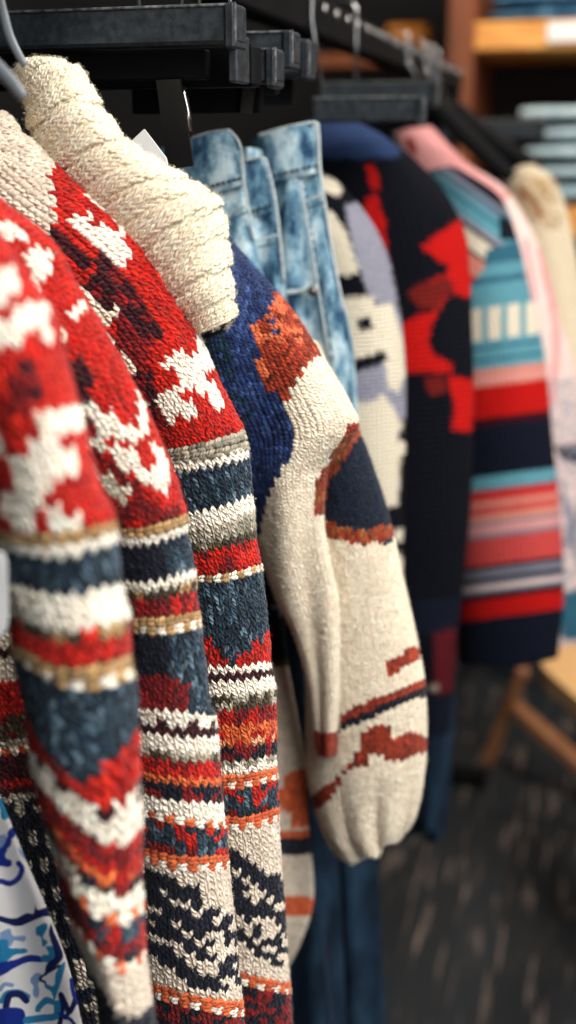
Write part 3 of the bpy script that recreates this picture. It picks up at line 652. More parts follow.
L3 = [('poly', [(-200, 0), (52, 0), (52, 178), (54, 205), (57, 232), (50, 245), (50, 275), (-200, 420)], 'oat'),
 ('poly', [(78, 182), (100, 200), (122, 216), (142, 238), (168, 258), (162, 268), (150, 256), (138, 252), (128, 240), (116, 232), (114, 222), (106, 214), (96, 212), (88, 204), (86, 196)], 'white'),
 ('poly', [(70, 212), (83, 212), (96, 225), (108, 232), (128, 250), (130, 262), (120, 266), (108, 252), (94, 240), (80, 232)], 'white'), ('poly', [(98, 212), (112, 216), (116, 230), (108, 228), (100, 220)], 'red'),
 ('poly', [(50, 228), (62, 226), (75, 240), (74, 262), (58, 262)], 'maroon'), ('poly', [(94, 240), (110, 253), (122, 275), (142, 298), (166, 330), (152, 348), (125, 322), (95, 300), (86, 290), (100, 270)], 'maroon'),
 ('poly', [(122, 322), (150, 348), (152, 388), (168, 424), (156, 446), (128, 400), (112, 355)], 'dred'), ('speck', [(112, 340), (152, 350), (165, 430), (140, 430)], 'maroon', .35),
 ('speck', [(60, 230), (90, 250), (150, 330), (110, 320)], 'maroon', .25), ('speck', [(94, 240), (166, 330), (152, 348), (86, 290)], 'dred', .3),
 ('poly', [(74, 286), (85, 288), (95, 303), (104, 306), (118, 308), (114, 324), (106, 326), (118, 352), (130, 358), (136, 374), (120, 362), (104, 345), (84, 312)], 'cream'),
 ('poly', [(158, 368), (172, 360), (183, 353), (194, 350), (197, 338), (190, 328), (184, 316), (196, 314), (206, 340), (212, 372), (204, 372), (198, 368), (206, 384), (216, 388), (224, 404), (218, 408), (210, 404), (204, 394), (194, 392), (186, 386), (182, 374), (170, 372)], 'white'),
 ('poly', [(148, 396), (164, 394), (178, 386), (190, 390), (184, 398), (193, 404), (197, 412), (186, 416), (178, 412), (172, 422), (164, 416), (156, 404)], 'white'),
 ('poly', [(180, 396), (190, 398), (188, 404), (182, 402)], 'red')]
NAV3 = [('poly', [(215, 846), (236, 852), (256, 864), (286, 882), (292, 955), (276, 968), (258, 955), (236, 938), (215, 925)], 'dnavy'), ('poly', [(252, 846), (262, 852), (280, 868), (290, 880), (264, 872), (250, 858)], 'oat'),
 ('line', [(238, 874), (254, 884), (268, 900), (290, 912)], 5, 'oat'), ('line', [(230, 912), (244, 925), (262, 945), (284, 960)], 6, 'oat'), ('speck', [(234, 885), (286, 905), (286, 950), (250, 930)], 'oat', .3)]
p3 = mk_paint(7, L3, NAV3, 0, 0)
def paint3(px, py, u, VV):
    ids, pl = p3(px, py, u, VV)
    ids[(VV >= 7) & (VV < 8)] = IDX['grey']; ids[(VV >= 11) & (VV < 12)] = IDX['grey']; ids[(VV >= 11.6) & (VV < 12) & (rng.random(VV.shape) < .4)] = IDX['olive']
    m = (VV > 14) & (VV < 16); ids[m] = IDX['navy']
    ids[m & (inpoly(px, py, [(190, 620), (206, 632), (216, 644), (226, 658), (226, 668), (190, 668)]) | inpoly(px, py, [(270, 626), (262, 640), (246, 650), (238, 658), (238, 668), (280, 668)]))] = IDX['red']
    return ids, pl
def rib3(u, VV, c, r): return np.where(VV < 2.1, .0022*np.sin(r*1.3)*np.clip(2.1-VV, 0, 1), 0)
knit('sleeve', Patch(r3), .0063, .0052, paint3, c3, rib=rib3)
cloth('body', Patch([([(-300, 120), (-90, 110)], Y3+.05, .015), ([(-300, 300), (-10, 300)], Y3+.05, .02), ([(-300, 500), (130, 500)], Y3+.04, .02), ([(-290, 800), (190, 800)], Y3+.04, .02), ([(-280, 1100), (215, 1110)], Y3+.04, .02)]), 90, 160, body_simple, c3)
# big folded ribbed collar: rows run with the welts
YC = .655
rc = [([(14, 72), (28, 62), (46, 60)], YC, .010), ([(26, 98), (52, 74), (78, 70)], YC-.004, .016), ([(30, 128), (70, 103), (98, 104)], YC-.008, .020), ([(44, 158), (92, 130), (124, 140)], YC-.010, .022),
      ([(62, 190), (118, 162), (156, 162)], YC-.012, .023), ([(92, 222), (150, 192), (194, 184)], YC-.013, .024), ([(122, 256), (176, 226), (220, 204)], YC-.014, .024), ([(146, 288), (190, 262), (226, 240)], YC-.014, .024), ([(168, 312), (202, 298), (230, 282)], YC-.014, .022), ([(182, 330), (206, 327), (234, 313)], YC-.013, .016)]
def paintc(px, py, u, VV): return np.full(VV.shape, IDX['ivory']), np.zeros(VV.shape)
def welt(u, VV, c, r):
    q = (r+1.2*np.sin(u*3.1)) % 9; return .0012*np.sin(q/9*math.pi)-.0030*np.exp(-((q-4.5)/.75)**2)-.0008*np.exp(-(((q+4.5) % 9-4.5)/.6)**2)
knit('ribbed_collar', Patch(rc), .0056, .0036, paintc, c3, rib=welt, sideways=True, fat=1.32, fuzz=7000, label='thick cream ribbed collar folded back')
hem = Patch([([(172, 318), (200, 322), (232, 310)], YC+.006, .010), ([(176, 332), (204, 334), (228, 322)], YC+.010, .008)])
def painth(px, py, u, VV):
    ids = np.full(VV.shape, IDX['black']); ids[rng.random(VV.shape) < .35] = IDX['ivory']; return ids, np.zeros(VV.shape)
knit('collar_edge', hem, .0045, .0035, painth, c3, label='dark and cream flecked inner edge of the collar')
# ============================================================ BLUE AND CREAM CARDIGAN
Y5 = .80
c5 = empty('cardigan', pt(210, 250, Y5), 'blue and cream cardigan with rust diamonds and a gathered cream cuff', 'cardigan')
fr = [([(196, 222), (222, 232)], Y5-.01, .010), ([(186, 262), (220, 262), (250, 264)], Y5-.02, .022), ([(182, 312), (235, 310), (290, 310)], Y5-.03, .032), ([(186, 355), (250, 355), (319, 354)], Y5-.035, .034),
      ([(196, 402), (270, 402), (347, 400)], Y5-.035, .034), ([(214, 440), (290, 436), (356, 428)], Y5-.035, .032), ([(238, 478), (285, 476), (326, 470)], Y5-.035, .030), ([(254, 520), (290, 520), (322, 518)], Y5-.035, .026),
      ([(262, 556), (294, 560), (329, 562)], Y5-.033, .022), ([(277, 598), (306, 602), (337, 602)], Y5-.032, .018), ([(297, 640), (318, 644), (339, 644)], Y5-.032, .014), ([(311, 694), (324, 697), (339, 696)], Y5-.03, .013), ([(318, 752), (327, 754), (335, 752)], Y5-.028, .010)]
L5 = [('poly', [(180, 200), (262, 225), (300, 280), (276, 302), (278, 330), (262, 330), (254, 322), (252, 345), (262, 362), (270, 378), (290, 410), (294, 440), (284, 470), (268, 500), (260, 540), (170, 560), (150, 300)], 'blue'),
 ('poly', [(150, 330), (225, 330), (245, 380), (250, 430), (240, 470), (258, 530), (170, 560)], 'teal'), ('speck', [(190, 330), (250, 330), (250, 500), (210, 500)], 'blue', .45),
 ('poly', [(236, 296), (292, 290), (284, 360), (262, 392), (240, 390)], 'blue'), ('poly', [(272, 296), (284, 288), (308, 300), (326, 350), (311, 362), (298, 378), (286, 402), (276, 392), (258, 384), (256, 362), (264, 358), (258, 350), (254, 326), (262, 322), (270, 336), (278, 332), (274, 318)], 'rust'),
 ('poly', [(272, 296), (280, 298), (286, 312), (280, 316), (275, 306)], 'coral'), ('poly', [(254, 324), (261, 324), (264, 345), (258, 350)], 'coral'), ('poly', [(257, 360), (264, 358), (268, 392), (258, 384)], 'coral'), ('speck', [(268, 300), (300, 320), (300, 345), (268, 340)], 'coral', .5),
 ('line', [(354, 430), (337, 457), (322, 484), (319, 510)], 13, 'rust'), ('swap', [(300, 420), (370, 420), (370, 530), (300, 530)], 'rust', 'brown', .4), ('poly', [(300, 732), (345, 732), (345, 775), (300, 775)], 'rust')]
def paint5(px, py, u, VV):
    ids = apply_layers(np.full(VV.shape, IDX['cream']), px, py, L5)
    return ids, np.zeros(VV.shape)
knit('front_panel', Patch(fr, lambda u, v: .004*np.sin(u*9+v)), .0046, .0036, paint5, c5)
sl = [([(285, 330), (318, 345)], Y5+.02, .012), ([(300, 395), (325, 398), (343, 400)], Y5+.015, .022), ([(300, 440), (330, 442), (360, 436)], Y5+.01, .030), ([(302, 480), (340, 485), (375, 476)], Y5+.01, .032), ([(306, 530), (350, 538), (389, 522)], Y5+.01, .034),
      ([(306, 590), (360, 596), (402, 580)], Y5+.01, .036), ([(308, 650), (365, 656), (415, 638)], Y5+.01, .038), ([(308, 712), (368, 712), (424, 690)], Y5+.01, .040), ([(308, 765), (370, 770), (425, 745)], Y5+.01, .040),
      ([(314, 800), (370, 805), (421, 786)], Y5+.01, .034), ([(326, 836), (346, 840), (366, 838), (388, 830), (414, 816)], Y5+.01, .028), ([(340, 856), (352, 862), (362, 855), (376, 857), (384, 842), (396, 841), (406, 830)], Y5+.01, .022)]
L5s = [('poly', [(354, 430), (362, 428), (395, 530), (390, 545), (326, 535), (318, 510)], 'teal'), ('poly', [(354, 430), (362, 428), (395, 530), (390, 530), (326, 525), (318, 510)], 'ink'),
 ('line', [(356, 430), (337, 457), (322, 484), (319, 510)], 13, 'rust'), ('line', [(318, 528), (345, 534), (370, 536), (400, 528)], 15, 'rust'), ('swap', [(300, 420), (400, 420), (400, 550), (300, 550)], 'rust', 'brown', .45),
 ('poly', [(386, 660), (397, 657), (409, 646), (420, 650), (418, 660), (404, 666), (398, 675), (388, 674)], 'rust'), ('line', [(330, 732), (370, 714), (428, 690)], 8, 'dnavy'), ('line', [(330, 724), (370, 705), (428, 681)], 9, 'rust'),
 ('poly', [(308, 800), (322, 788), (333, 782), (350, 764), (358, 752), (361, 734), (377, 723), (388, 726), (395, 737), (410, 732), (428, 738), (428, 750), (400, 760), (383, 758), (376, 750), (368, 754), (365, 765), (346, 772), (334, 796), (322, 808), (308, 812)], 'rust')]
def paint5s(px, py, u, VV): return apply_layers(np.full(VV.shape, IDX['cream']), px, py, L5s), np.zeros(VV.shape)
knit('sleeve', Patch(sl, lambda u, v: -.011*np.clip((v-8)/2.5, 0, 1)*np.abs(np.sin(u*math.pi*3.3+.4))), .0046, .0034, paint5s, c5)
b5 = [([(150, 420), (240, 430)], Y5+.045, .015), ([(150, 520), (262, 530)], Y5+.04, .02), ([(160, 600), (280, 606)], Y5+.028, .018), ([(170, 665), (287, 668)], Y5+.028, .018), ([(180, 765), (303, 762)], Y5+.028, .018), ([(180, 830), (307, 828)], Y5+.028, .018), ([(185, 895), (312, 893)], Y5+.028, .018), ([(190, 935), (303, 932)], Y5+.03, .02), ([(200, 985), (286, 968)], Y5+.03, .012)]
def paint5b(px, py, u, VV):
    ids = np.full(VV.shape, IDX['oat']); t = py+rng.normal(0, 1.0, py.shape)*0
    ids[t < 662] = IDX['dnavy']; ids[(t > 590) & (t < 615) & (px > 272) & (px < 284) & (rng.random(px.shape) < .5)] = IDX['slate']
    for a, b, n in [(660, 668, 'olive'), (830, 838, 'orange'), (838, 856, 'dnavy'), (897, 915, 'orange')]: ids[(t > a) & (t < b)] = IDX[n]
    ids[inpoly(px, py, [(285, 772), (310, 768), (310, 828), (290, 828), (288, 812), (274, 806), (266, 808), (266, 790), (284, 788)])] = IDX['orange']
    return ids, np.zeros(VV.shape)
knit('body', Patch(b5, lambda u, v: .004*np.sin(u*16)), .0050, .0036, paint5b, c5)
# ============================================================ JEANS
WHITEC = (1, 1, 1)
def denim_cloth(name, rows, parent, mat, nu=60, nv=140, fold=None, tint=None):
    pa = Patch(rows, fold)
    v0 = np.linspace(0, pa.n-1, nv); uu = np.linspace(0, 1, nu//2); f = np.arccos(1-2*uu); ph = np.r_[f, 2*math.pi-f[::-1][1:-1]]
    PH, VV = np.meshgrid(ph, v0); Pw, pp, u = pa.S(PH, VV)
    col = np.ones(Pw.shape)
    me = np_mesh(name, Pw.reshape(-1, 3), grid_faces(nv, len(ph), True), col.reshape(-1, 3)); return link(name, me, mat, parent)
def seam(name, pts, Y, r, mat, parent, dashed=False):
    P = [Vector(at(x, y, Y).tolist()) for x, y in smooth_line(pts, 6)]
    m = MB()
    if dashed:
        Q = [Vector(at(x, y, Y).tolist()) for x, y in smooth_line(pts, 14)]
        for i in range(0, len(Q)-2, 3): m.tube(Q[i:i+3], r, 6)
    else: m.tube(P, r, 7)
    return m.build(name, mat, parent, True)
JG = 'pale washed jeans clipped to hangers'
def jeans(Y, label, top, legs, seams, loops=(), grp=JG):
    j = empty('jeans', pt(top[0][0][0][0], top[0][0][0][1], Y), label, 'jeans', grp)
    denim_cloth('waistband', [(r, Y-.0025+dy, t) for r, dy, t in top], j, DENIM, nv=40)
    denim_cloth('leg', [(r, Y+dy, t) for r, dy, t in legs], j, DENIM, fold=lambda u, v: .005*np.sin(u*9+v*1.3))
    for s_ in seams: seam(*s_[:5], j, len(s_) > 5)
    return j
YA, YB, YD = .886, .922, .957
jeans(YA, 'pale washed jeans with dark seams, their waistband held by the near hanger strap',
 [([(150, 152), (192, 138), (229, 130)], 0, .012), ([(152, 180), (198, 168), (243, 160)], 0, .016), ([(155, 205), (205, 195), (246, 184)], 0, .014)],
 [([(155, 196), (205, 190), (243, 182)], 0, .012), ([(150, 230), (205, 225), (251, 222)], 0, .02), ([(150, 270), (215, 268), (262, 268)], 0, .022), ([(150, 320), (220, 320), (272, 312)], .0, .016), ([(150, 420), (200, 420), (245, 420)], .0, .015), ([(150, 560), (200, 560), (235, 560)], .0, .015), ([(150, 900), (190, 905), (230, 910)], .0, .015)],
 [('seam', [(192, 138), (212, 132), (229, 130)], YA-.020, .0010, THREAD), ('seam', [(229, 130), (240, 146), (244, 184), (249, 212), (254, 240)], YA-.013, .0013, THREAD),
  ('seam', [(199, 190), (220, 184), (243, 178)], YA-.019, .0013, DTHREAD, True), ('seam', [(217, 195), (221, 212), (228, 236)], YA-.021, .0008, DTHREAD), ('seam', [(224, 218), (236, 210), (247, 206)], YA-.019, .0009, THREAD), ('seam', [(226, 224), (238, 216), (248, 212)], YA-.019, .0007, DTHREAD, True)])
jeans(YB, 'narrow pale washed jeans squeezed between the two wider pairs',
 [([(225, 166), (244, 160), (262, 158)], 0, .008), ([(228, 190), (250, 186), (273, 184)], 0, .010), ([(230, 220), (252, 217), (275, 211)], 0, .010)],
 [([(232, 152), (248, 147), (262, 150)], .012, .006), ([(232, 215), (255, 212), (274, 208)], .003, .012), ([(235, 250), (258, 248), (280, 245)], 0, .015), ([(238, 300), (262, 300), (286, 290)], 0, .014), ([(240, 420), (275, 420), (300, 415)], .0, .012), ([(240, 470), (270, 470), (288, 468)], .0, .010)],
 [('seam', [(244, 161), (262, 158), (268, 168), (275, 200), (280, 240), (284, 282)], YB-.012, .0014, THREAD), ('seam', [(247, 213), (260, 209), (273, 205)], YB-.015, .0012, DTHREAD, True), ('seam', [(254, 242), (266, 238), (277, 235)], YB-.016, .0009, THREAD), ('seam', [(256, 248), (268, 245), (278, 241)], YB-.0165, .0007, DTHREAD, True)])
j3 = jeans(YD, 'widest pale washed jeans, front panel facing the aisle with a button fly edge',
 [([(250, 140), (285, 128), (316, 122)], 0, .014), ([(258, 162), (290, 152), (319, 148)], 0, .016), ([(262, 184), (292, 178), (321, 172)], 0, .014)],
 [([(262, 178), (292, 174), (319, 169)], .002, .012), ([(266, 230), (300, 224), (326, 214)], 0, .02), ([(270, 290), (306, 285), (338, 276)], 0, .024), ([(275, 350), (318, 350), (352, 340)], 0, .024), ([(280, 430), (322, 430), (358, 420)], .0, .02), ([(285, 540), (322, 540), (352, 540)], .0, .016)],
 [('seam', [(258, 136), (285, 128), (314, 123), (318, 132), (320, 170), (326, 212), (334, 262), (344, 312)], YD-.012, .0015, THREAD), ('seam', [(268, 177), (294, 171), (319, 165)], YD-.0205, .0013, DTHREAD, True),
  ('seam', [(301, 182), (306, 215), (312, 250), (320, 300), (330, 360)], YD-.026, .0012, THREAD), ('seam', [(304, 182), (309, 215), (315, 250), (323, 300), (333, 360)], YD-.026, .0008, DTHREAD, True),
  ('seam', [(304, 203), (314, 198), (324, 195)], YD-.021, .0011, THREAD), ('seam', [(305, 210), (314, 206), (325, 202)], YD-.0215, .0009, DTHREAD, True),
  ('seam', [(285, 293), (300, 291), (318, 287)], YD-.027, .0022, THREAD)])
c = at(313, 291, YD-.030); MB().lathe(c, [(.001, -.004), (.0042, -.003), (.0048, 0), (.002, .001)], 14, 'Y').build('button', mat_plain('dark_brass', (110, 104, 96), .35, .8), j3, True)
jd = empty('jeans', pt(300, 560, 1.0), 'dark blue jeans hanging low behind the gathered cream cuff', 'jeans')
denim_cloth('leg', [([(262, 480), (310, 480)], .925, .01), ([(264, 560), (322, 560)], .925, .014), ([(270, 700), (326, 700)], .925, .018), ([(272, 850), (338, 850)], .925, .022), ([(276, 1080), (350, 1080)], .925, .026)], jd, DENIMD, fold=lambda u, v: .008*np.sin(u*8))
denim_cloth('leg', [([(290, 480), (330, 480)], 1.01, .012), ([(300, 700), (372, 700)], 1.01, .02), ([(322, 850), (378, 850)], 1.01, .024), ([(335, 1080), (388, 1080)], 1.0, .026)], jd, DENIMD, fold=lambda u, v: .008*np.sin(u*7+2))
seam('seam', [(302, 620), (306, 720), (316, 860), (334, 1060)], .90, .0014, DTHREAD, jd)
jf = empty('jeans', pt(420, 560, 1.34), 'long dark blue jeans with a frayed hem, far behind the navy and red sweater', 'jeans')
denim_cloth('leg', [([(400, 400), (455, 400)], 1.34, .03), ([(402, 640), (456, 640)], 1.34, .03), ([(402, 760), (452, 760)], 1.34, .03), ([(404, 838), (446, 828)], 1.34, .03)], jf, DENIMD, fold=lambda u, v: .01*np.sin(u*8))
denim_cloth('frayed_hem', [([(424, 834), (446, 826)], 1.33, .032), ([(428, 843), (445, 838)], 1.33, .033)], jf, DENIMD, nv=10)
# ============================================================ FAR SWEATERS
def painter(base, layers, rag=1.4):
    def f(px, py, u, VV):
        qx = px+rag*np.sign(np.sin(py*1.9)); qy = py+rag*np.sign(np.sin(px*1.7))
        return apply_layers(np.full(VV.shape, IDX[base]), qx, qy, layers)
    return f
# cream, lavender and black
Y6 = 1.09
c6 = empty('sweater', pt(330, 190, Y6), 'black, cream and lavender grey patterned sweater next to the pale jeans', 'sweater')
r6 = [([(280, 172), (318, 168)], Y6+.01, .02), ([(285, 200), (318, 186), (347, 190)], Y6, .03), ([(288, 250), (345, 240), (380, 236)], Y6, .05), ([(292, 300), (355, 298), (398, 292)], Y6, .055), ([(300, 380), (360, 380), (406, 375)], Y6, .055), ([(305, 460), (360, 462), (406, 455)], Y6, .055), ([(310, 540), (360, 542), (404, 535)], Y6, .05), ([(312, 620), (360, 622), (402, 615)], Y6, .05), ([(315, 680), (360, 682), (396, 675)], Y6, .04)]
L6 = [('poly', [(320, 176), (336, 178), (342, 188), (340, 196), (324, 192)], 'bcream'), ('poly', [(345, 205), (362, 200), (376, 218), (390, 262), (398, 305), (408, 340), (408, 420), (352, 418), (350, 366), (386, 352), (376, 302), (366, 290), (352, 246)], 'lav'),
 ('poly', [(320, 206), (334, 214), (346, 232), (356, 262), (360, 274), (336, 276), (326, 250)], 'bcream'), ('poly', [(344, 298), (372, 296), (380, 318), (384, 350), (350, 362), (342, 330)], 'bcream'), ('poly', [(356, 320), (370, 316), (374, 328), (360, 331)], 'black'),
 ('poly', [(374, 306), (392, 304), (404, 345), (406, 376), (398, 392), (388, 388), (384, 352)], 'bcream'), ('poly', [(350, 400), (368, 404), (384, 394), (404, 426), (396, 438), (408, 446), (400, 462), (398, 506), (380, 508), (370, 482), (358, 462), (364, 448), (352, 432)], 'bcream'),
 ('poly', [(350, 362), (386, 351), (388, 361), (352, 374)], 'black'), ('poly', [(393, 530), (404, 528), (404, 540), (395, 542)], 'bcream'), ('poly', [(390, 556), (398, 552), (404, 560), (402, 582), (392, 580), (398, 568)], 'bcream')]
cloth('body', Patch(r6), 150, 300, painter('black', L6), c6)
# navy and red
Y7 = 1.24
c7 = empty('sweater', pt(350, 130, Y7), 'navy sweater with bright red jagged shapes and a lighter blue shoulder', 'sweater')
r7 = [([(300, 122), (335, 116), (352, 118)], Y7+.02, .03), ([(296, 160), (360, 140), (402, 148)], Y7, .05), ([(296, 205), (380, 190), (448, 196)], Y7, .06), ([(305, 260), (390, 250), (468, 246)], Y7, .065), ([(330, 330), (400, 330), (472, 322)], Y7, .065), ([(340, 420), (410, 420), (474, 415)], Y7, .06), ([(345, 520), (410, 522), (470, 515)], Y7, .06), ([(350, 600), (410, 602), (462, 596)], Y7, .055), ([(400, 660), (430, 662), (456, 658)], Y7, .05), ([(405, 735), (428, 737), (450, 733)], Y7, .04)]
L7 = [('poly', [(290, 110), (360, 108), (388, 138), (402, 152), (384, 168), (325, 168), (290, 160)], 'sblue'), ('poly', [(310, 158), (400, 158), (410, 176), (312, 182)], 'black'), ('poly', [(366, 164), (374, 166), (380, 188), (372, 190)], 'bred'), ('poly', [(362, 204), (376, 192), (385, 222), (388, 262), (378, 250), (370, 222)], 'bred'),
 ('poly', [(420, 248), (440, 232), (462, 218), (472, 262), (474, 286), (470, 298), (450, 292), (442, 308), (420, 308), (406, 292), (424, 282), (446, 274), (448, 266)], 'bred'), ('poly', [(406, 292), (424, 282), (448, 276), (456, 288), (444, 300), (440, 310), (418, 308)], 'drust'),
 ('poly', [(400, 326), (420, 314), (440, 310), (432, 324), (428, 344), (436, 356), (452, 364), (452, 373), (400, 372)], 'bred'), ('poly', [(448, 376), (476, 380), (476, 404), (470, 432), (452, 430), (454, 404)], 'bred'), ('poly', [(424, 378), (444, 376), (446, 392), (430, 396)], 'drust'),
 ('poly', [(415, 600), (470, 596), (470, 630), (415, 634)], 'dnavy'), ('poly', [(434, 634), (456, 628), (454, 692), (434, 696)], 'wine'), ('poly', [(405, 700), (460, 696), (460, 740), (405, 740)], 'dnavy'), ('poly', [(430, 686), (439, 684), (439, 690), (430, 691)], 'grey')]
cloth('body', Patch(r7), 180, 320, painter('black', L7), c7)
cuff7 = MB()
# striped teal and red
Y8 = 1.42
c8 = empty('sweater', pt(445, 165, Y8), 'teal, cream, red and navy striped sweater with a row of cream squares', 'sweater')
r8 = [([(425, 172), (448, 166), (462, 170)], Y8, .03), ([(425, 205), (465, 185), (500, 196)], Y8, .05), ([(430, 245), (475, 230), (517, 236)], Y8, .06), ([(436, 300), (490, 292), (530, 290)], Y8, .065), ([(440, 370), (500, 368), (545, 358)], Y8, .065), ([(446, 450), (505, 450), (553, 440)], Y8, .065), ([(452, 530), (510, 530), (561, 520)], Y8, .065), ([(456, 600), (510, 604), (564, 594)], Y8, .06), ([(458, 664), (510, 668), (558, 658)], Y8, .055)]
def paint8(px, py, u, VV):
    y = py+.13*(px-505); ids = np.full(VV.shape, IDX['aqua']); w_ = np.sin(px*1.3)*1.0; y = y+w_*.6
    B = [(0, 240, 'daqua'), (240, 262, 'daqua'), (262, 275, 'aqua'), (275, 281, 'daqua'), (281, 372, 'aqua'), (344, 347, 'daqua'), (356, 359, 'daqua'), (367, 384, 'salmon'), (376, 380, 'pink'), (384, 416, 'bred'), (416, 424, 'maroon'), (424, 474, 'dnavy'), (474, 488, 'aqua'), (488, 494, 'bred'), (494, 512, 'pred'), (500, 505, 'salmon'), (512, 520, 'salmon'), (520, 523, 'slate'), (523, 532, 'pink'), (532, 536, 'slate'),
         (536, 563, 'pred'), (563, 567, 'dnavy'), (567, 576, 'slate'), (576, 580, 'dnavy'), (580, 591, 'slate'), (583, 588, 'ppink'), (591, 597, 'dnavy'), (597, 616, 'bred'), (616, 900, 'dnavy')]
    for a, b, n in B: ids[(y >= a) & (y < b)] = IDX[n]
    sq = (y > 305) & (y < 338) & (((px-469) % 19.0) < 13) & (px > 466); ids[sq] = IDX['bcream']
    # shoulder: stripes running down the slope
    sh = inpoly(px, py, [(420, 150), (447, 162), (499, 192), (520, 240), (486, 250), (484, 268), (466, 290), (420, 300)])
    t = (py-166)-(px-447)*.72
    for a, b, n in [(-60, 2, 'dnavy'), (2, 7, 'slate'), (7, 12, 'daqua'), (12, 15, 'slate'), (15, 20, 'aqua'), (20, 24, 'daqua'), (24, 37, 'aqua'), (37, 43, 'lav'), (43, 48, 'dnavy'), (48, 66, 'bcream'), (66, 70, 'dnavy'), (70, 92, 'salmon'), (92, 200, 'bred')]:
        ids[sh & (t >= a) & (t < b)] = IDX[n]
    ids[inpoly(px, py, [(499, 215), (520, 225), (522, 240), (500, 240)])] = IDX['dnavy']
    return ids
cloth('body', Patch(r8), 180, 360, paint8, c8)
# pale pink
Y9 = 1.58
c9 = empty('sweater', pt(420, 130, Y9), 'pale pink sweater with a rose neckline and a dark flowered hem, behind the striped one', 'sweater')
r9 = [([(392, 132), (412, 128), (431, 126)], Y9, .02), ([(400, 160), (438, 148), (466, 162)], Y9, .04), ([(410, 200), (465, 185), (508, 192)], Y9, .05), ([(430, 260), (490, 245), (538, 244)], Y9, .06), ([(450, 330), (515, 322), (560, 318)], Y9, .06), ([(465, 400), (530, 395), (580, 390)], Y9, .06), ([(470, 500), (540, 500), (586, 492)], Y9, .06), ([(475, 600), (540, 600), (588, 592)], Y9, .06), ([(478, 650), (540, 650), (588, 642)], Y9, .05)]
L9 = [('poly', [(390, 120), (432, 120), (470, 165), (512, 196), (500, 205), (450, 190), (410, 160)], 'pink'), ('poly', [(404, 140), (412, 136), (418, 150), (412, 156)], 'rust'), ('line', [(540, 250), (556, 330), (552, 400)], 7, 'pink'), ('line', [(526, 240), (534, 300)], 5, 'pink'),
 ('poly', [(552, 446), (590, 440), (590, 465), (566, 462)], 'dnavy'), ('line', [(562, 495), (570, 520), (566, 545)], 7, 'slate'), ('line', [(584, 500), (574, 540), (584, 570)], 6, 'slate'), ('speck', [(548, 380), (590, 380), (590, 610), (548, 610)], 'lav', .35), ('poly', [(560, 592), (592, 588), (592, 640), (562, 640)], 'daqua')]
cloth('body', Patch(r9), 140, 260, painter('ppink', L9, .8), c9, mat=FINE)
# beige
Y10 = 1.75
c10 = empty('sweater', pt(530, 165, Y10), 'beige sweater with brown beaded shoulder, rightmost on the rack', 'sweater')
r10 = [([(500, 178), (520, 166), (534, 164)], Y10, .03), ([(500, 205), (532, 190), (556, 182)], Y10, .05), ([(508, 250), (545, 240), (572, 232)], Y10, .06), ([(520, 320), (560, 315), (584, 305)], Y10, .06), ([(530, 450), (565, 450), (592, 440)], Y10, .06), ([(535, 610), (570, 612), (594, 600)], Y10, .05)]
L10 = [('speck', [(515, 172), (556, 180), (562, 230), (530, 225), (516, 200)], 'tan', .5), ('line', [(520, 190), (532, 200), (540, 215)], 6, 'brown'), ('line', [(538, 182), (548, 196)], 4, 'tan')]
cloth('body', Patch(r10), 120, 220, painter('ltan', L10, .8), c10, mat=FINE)
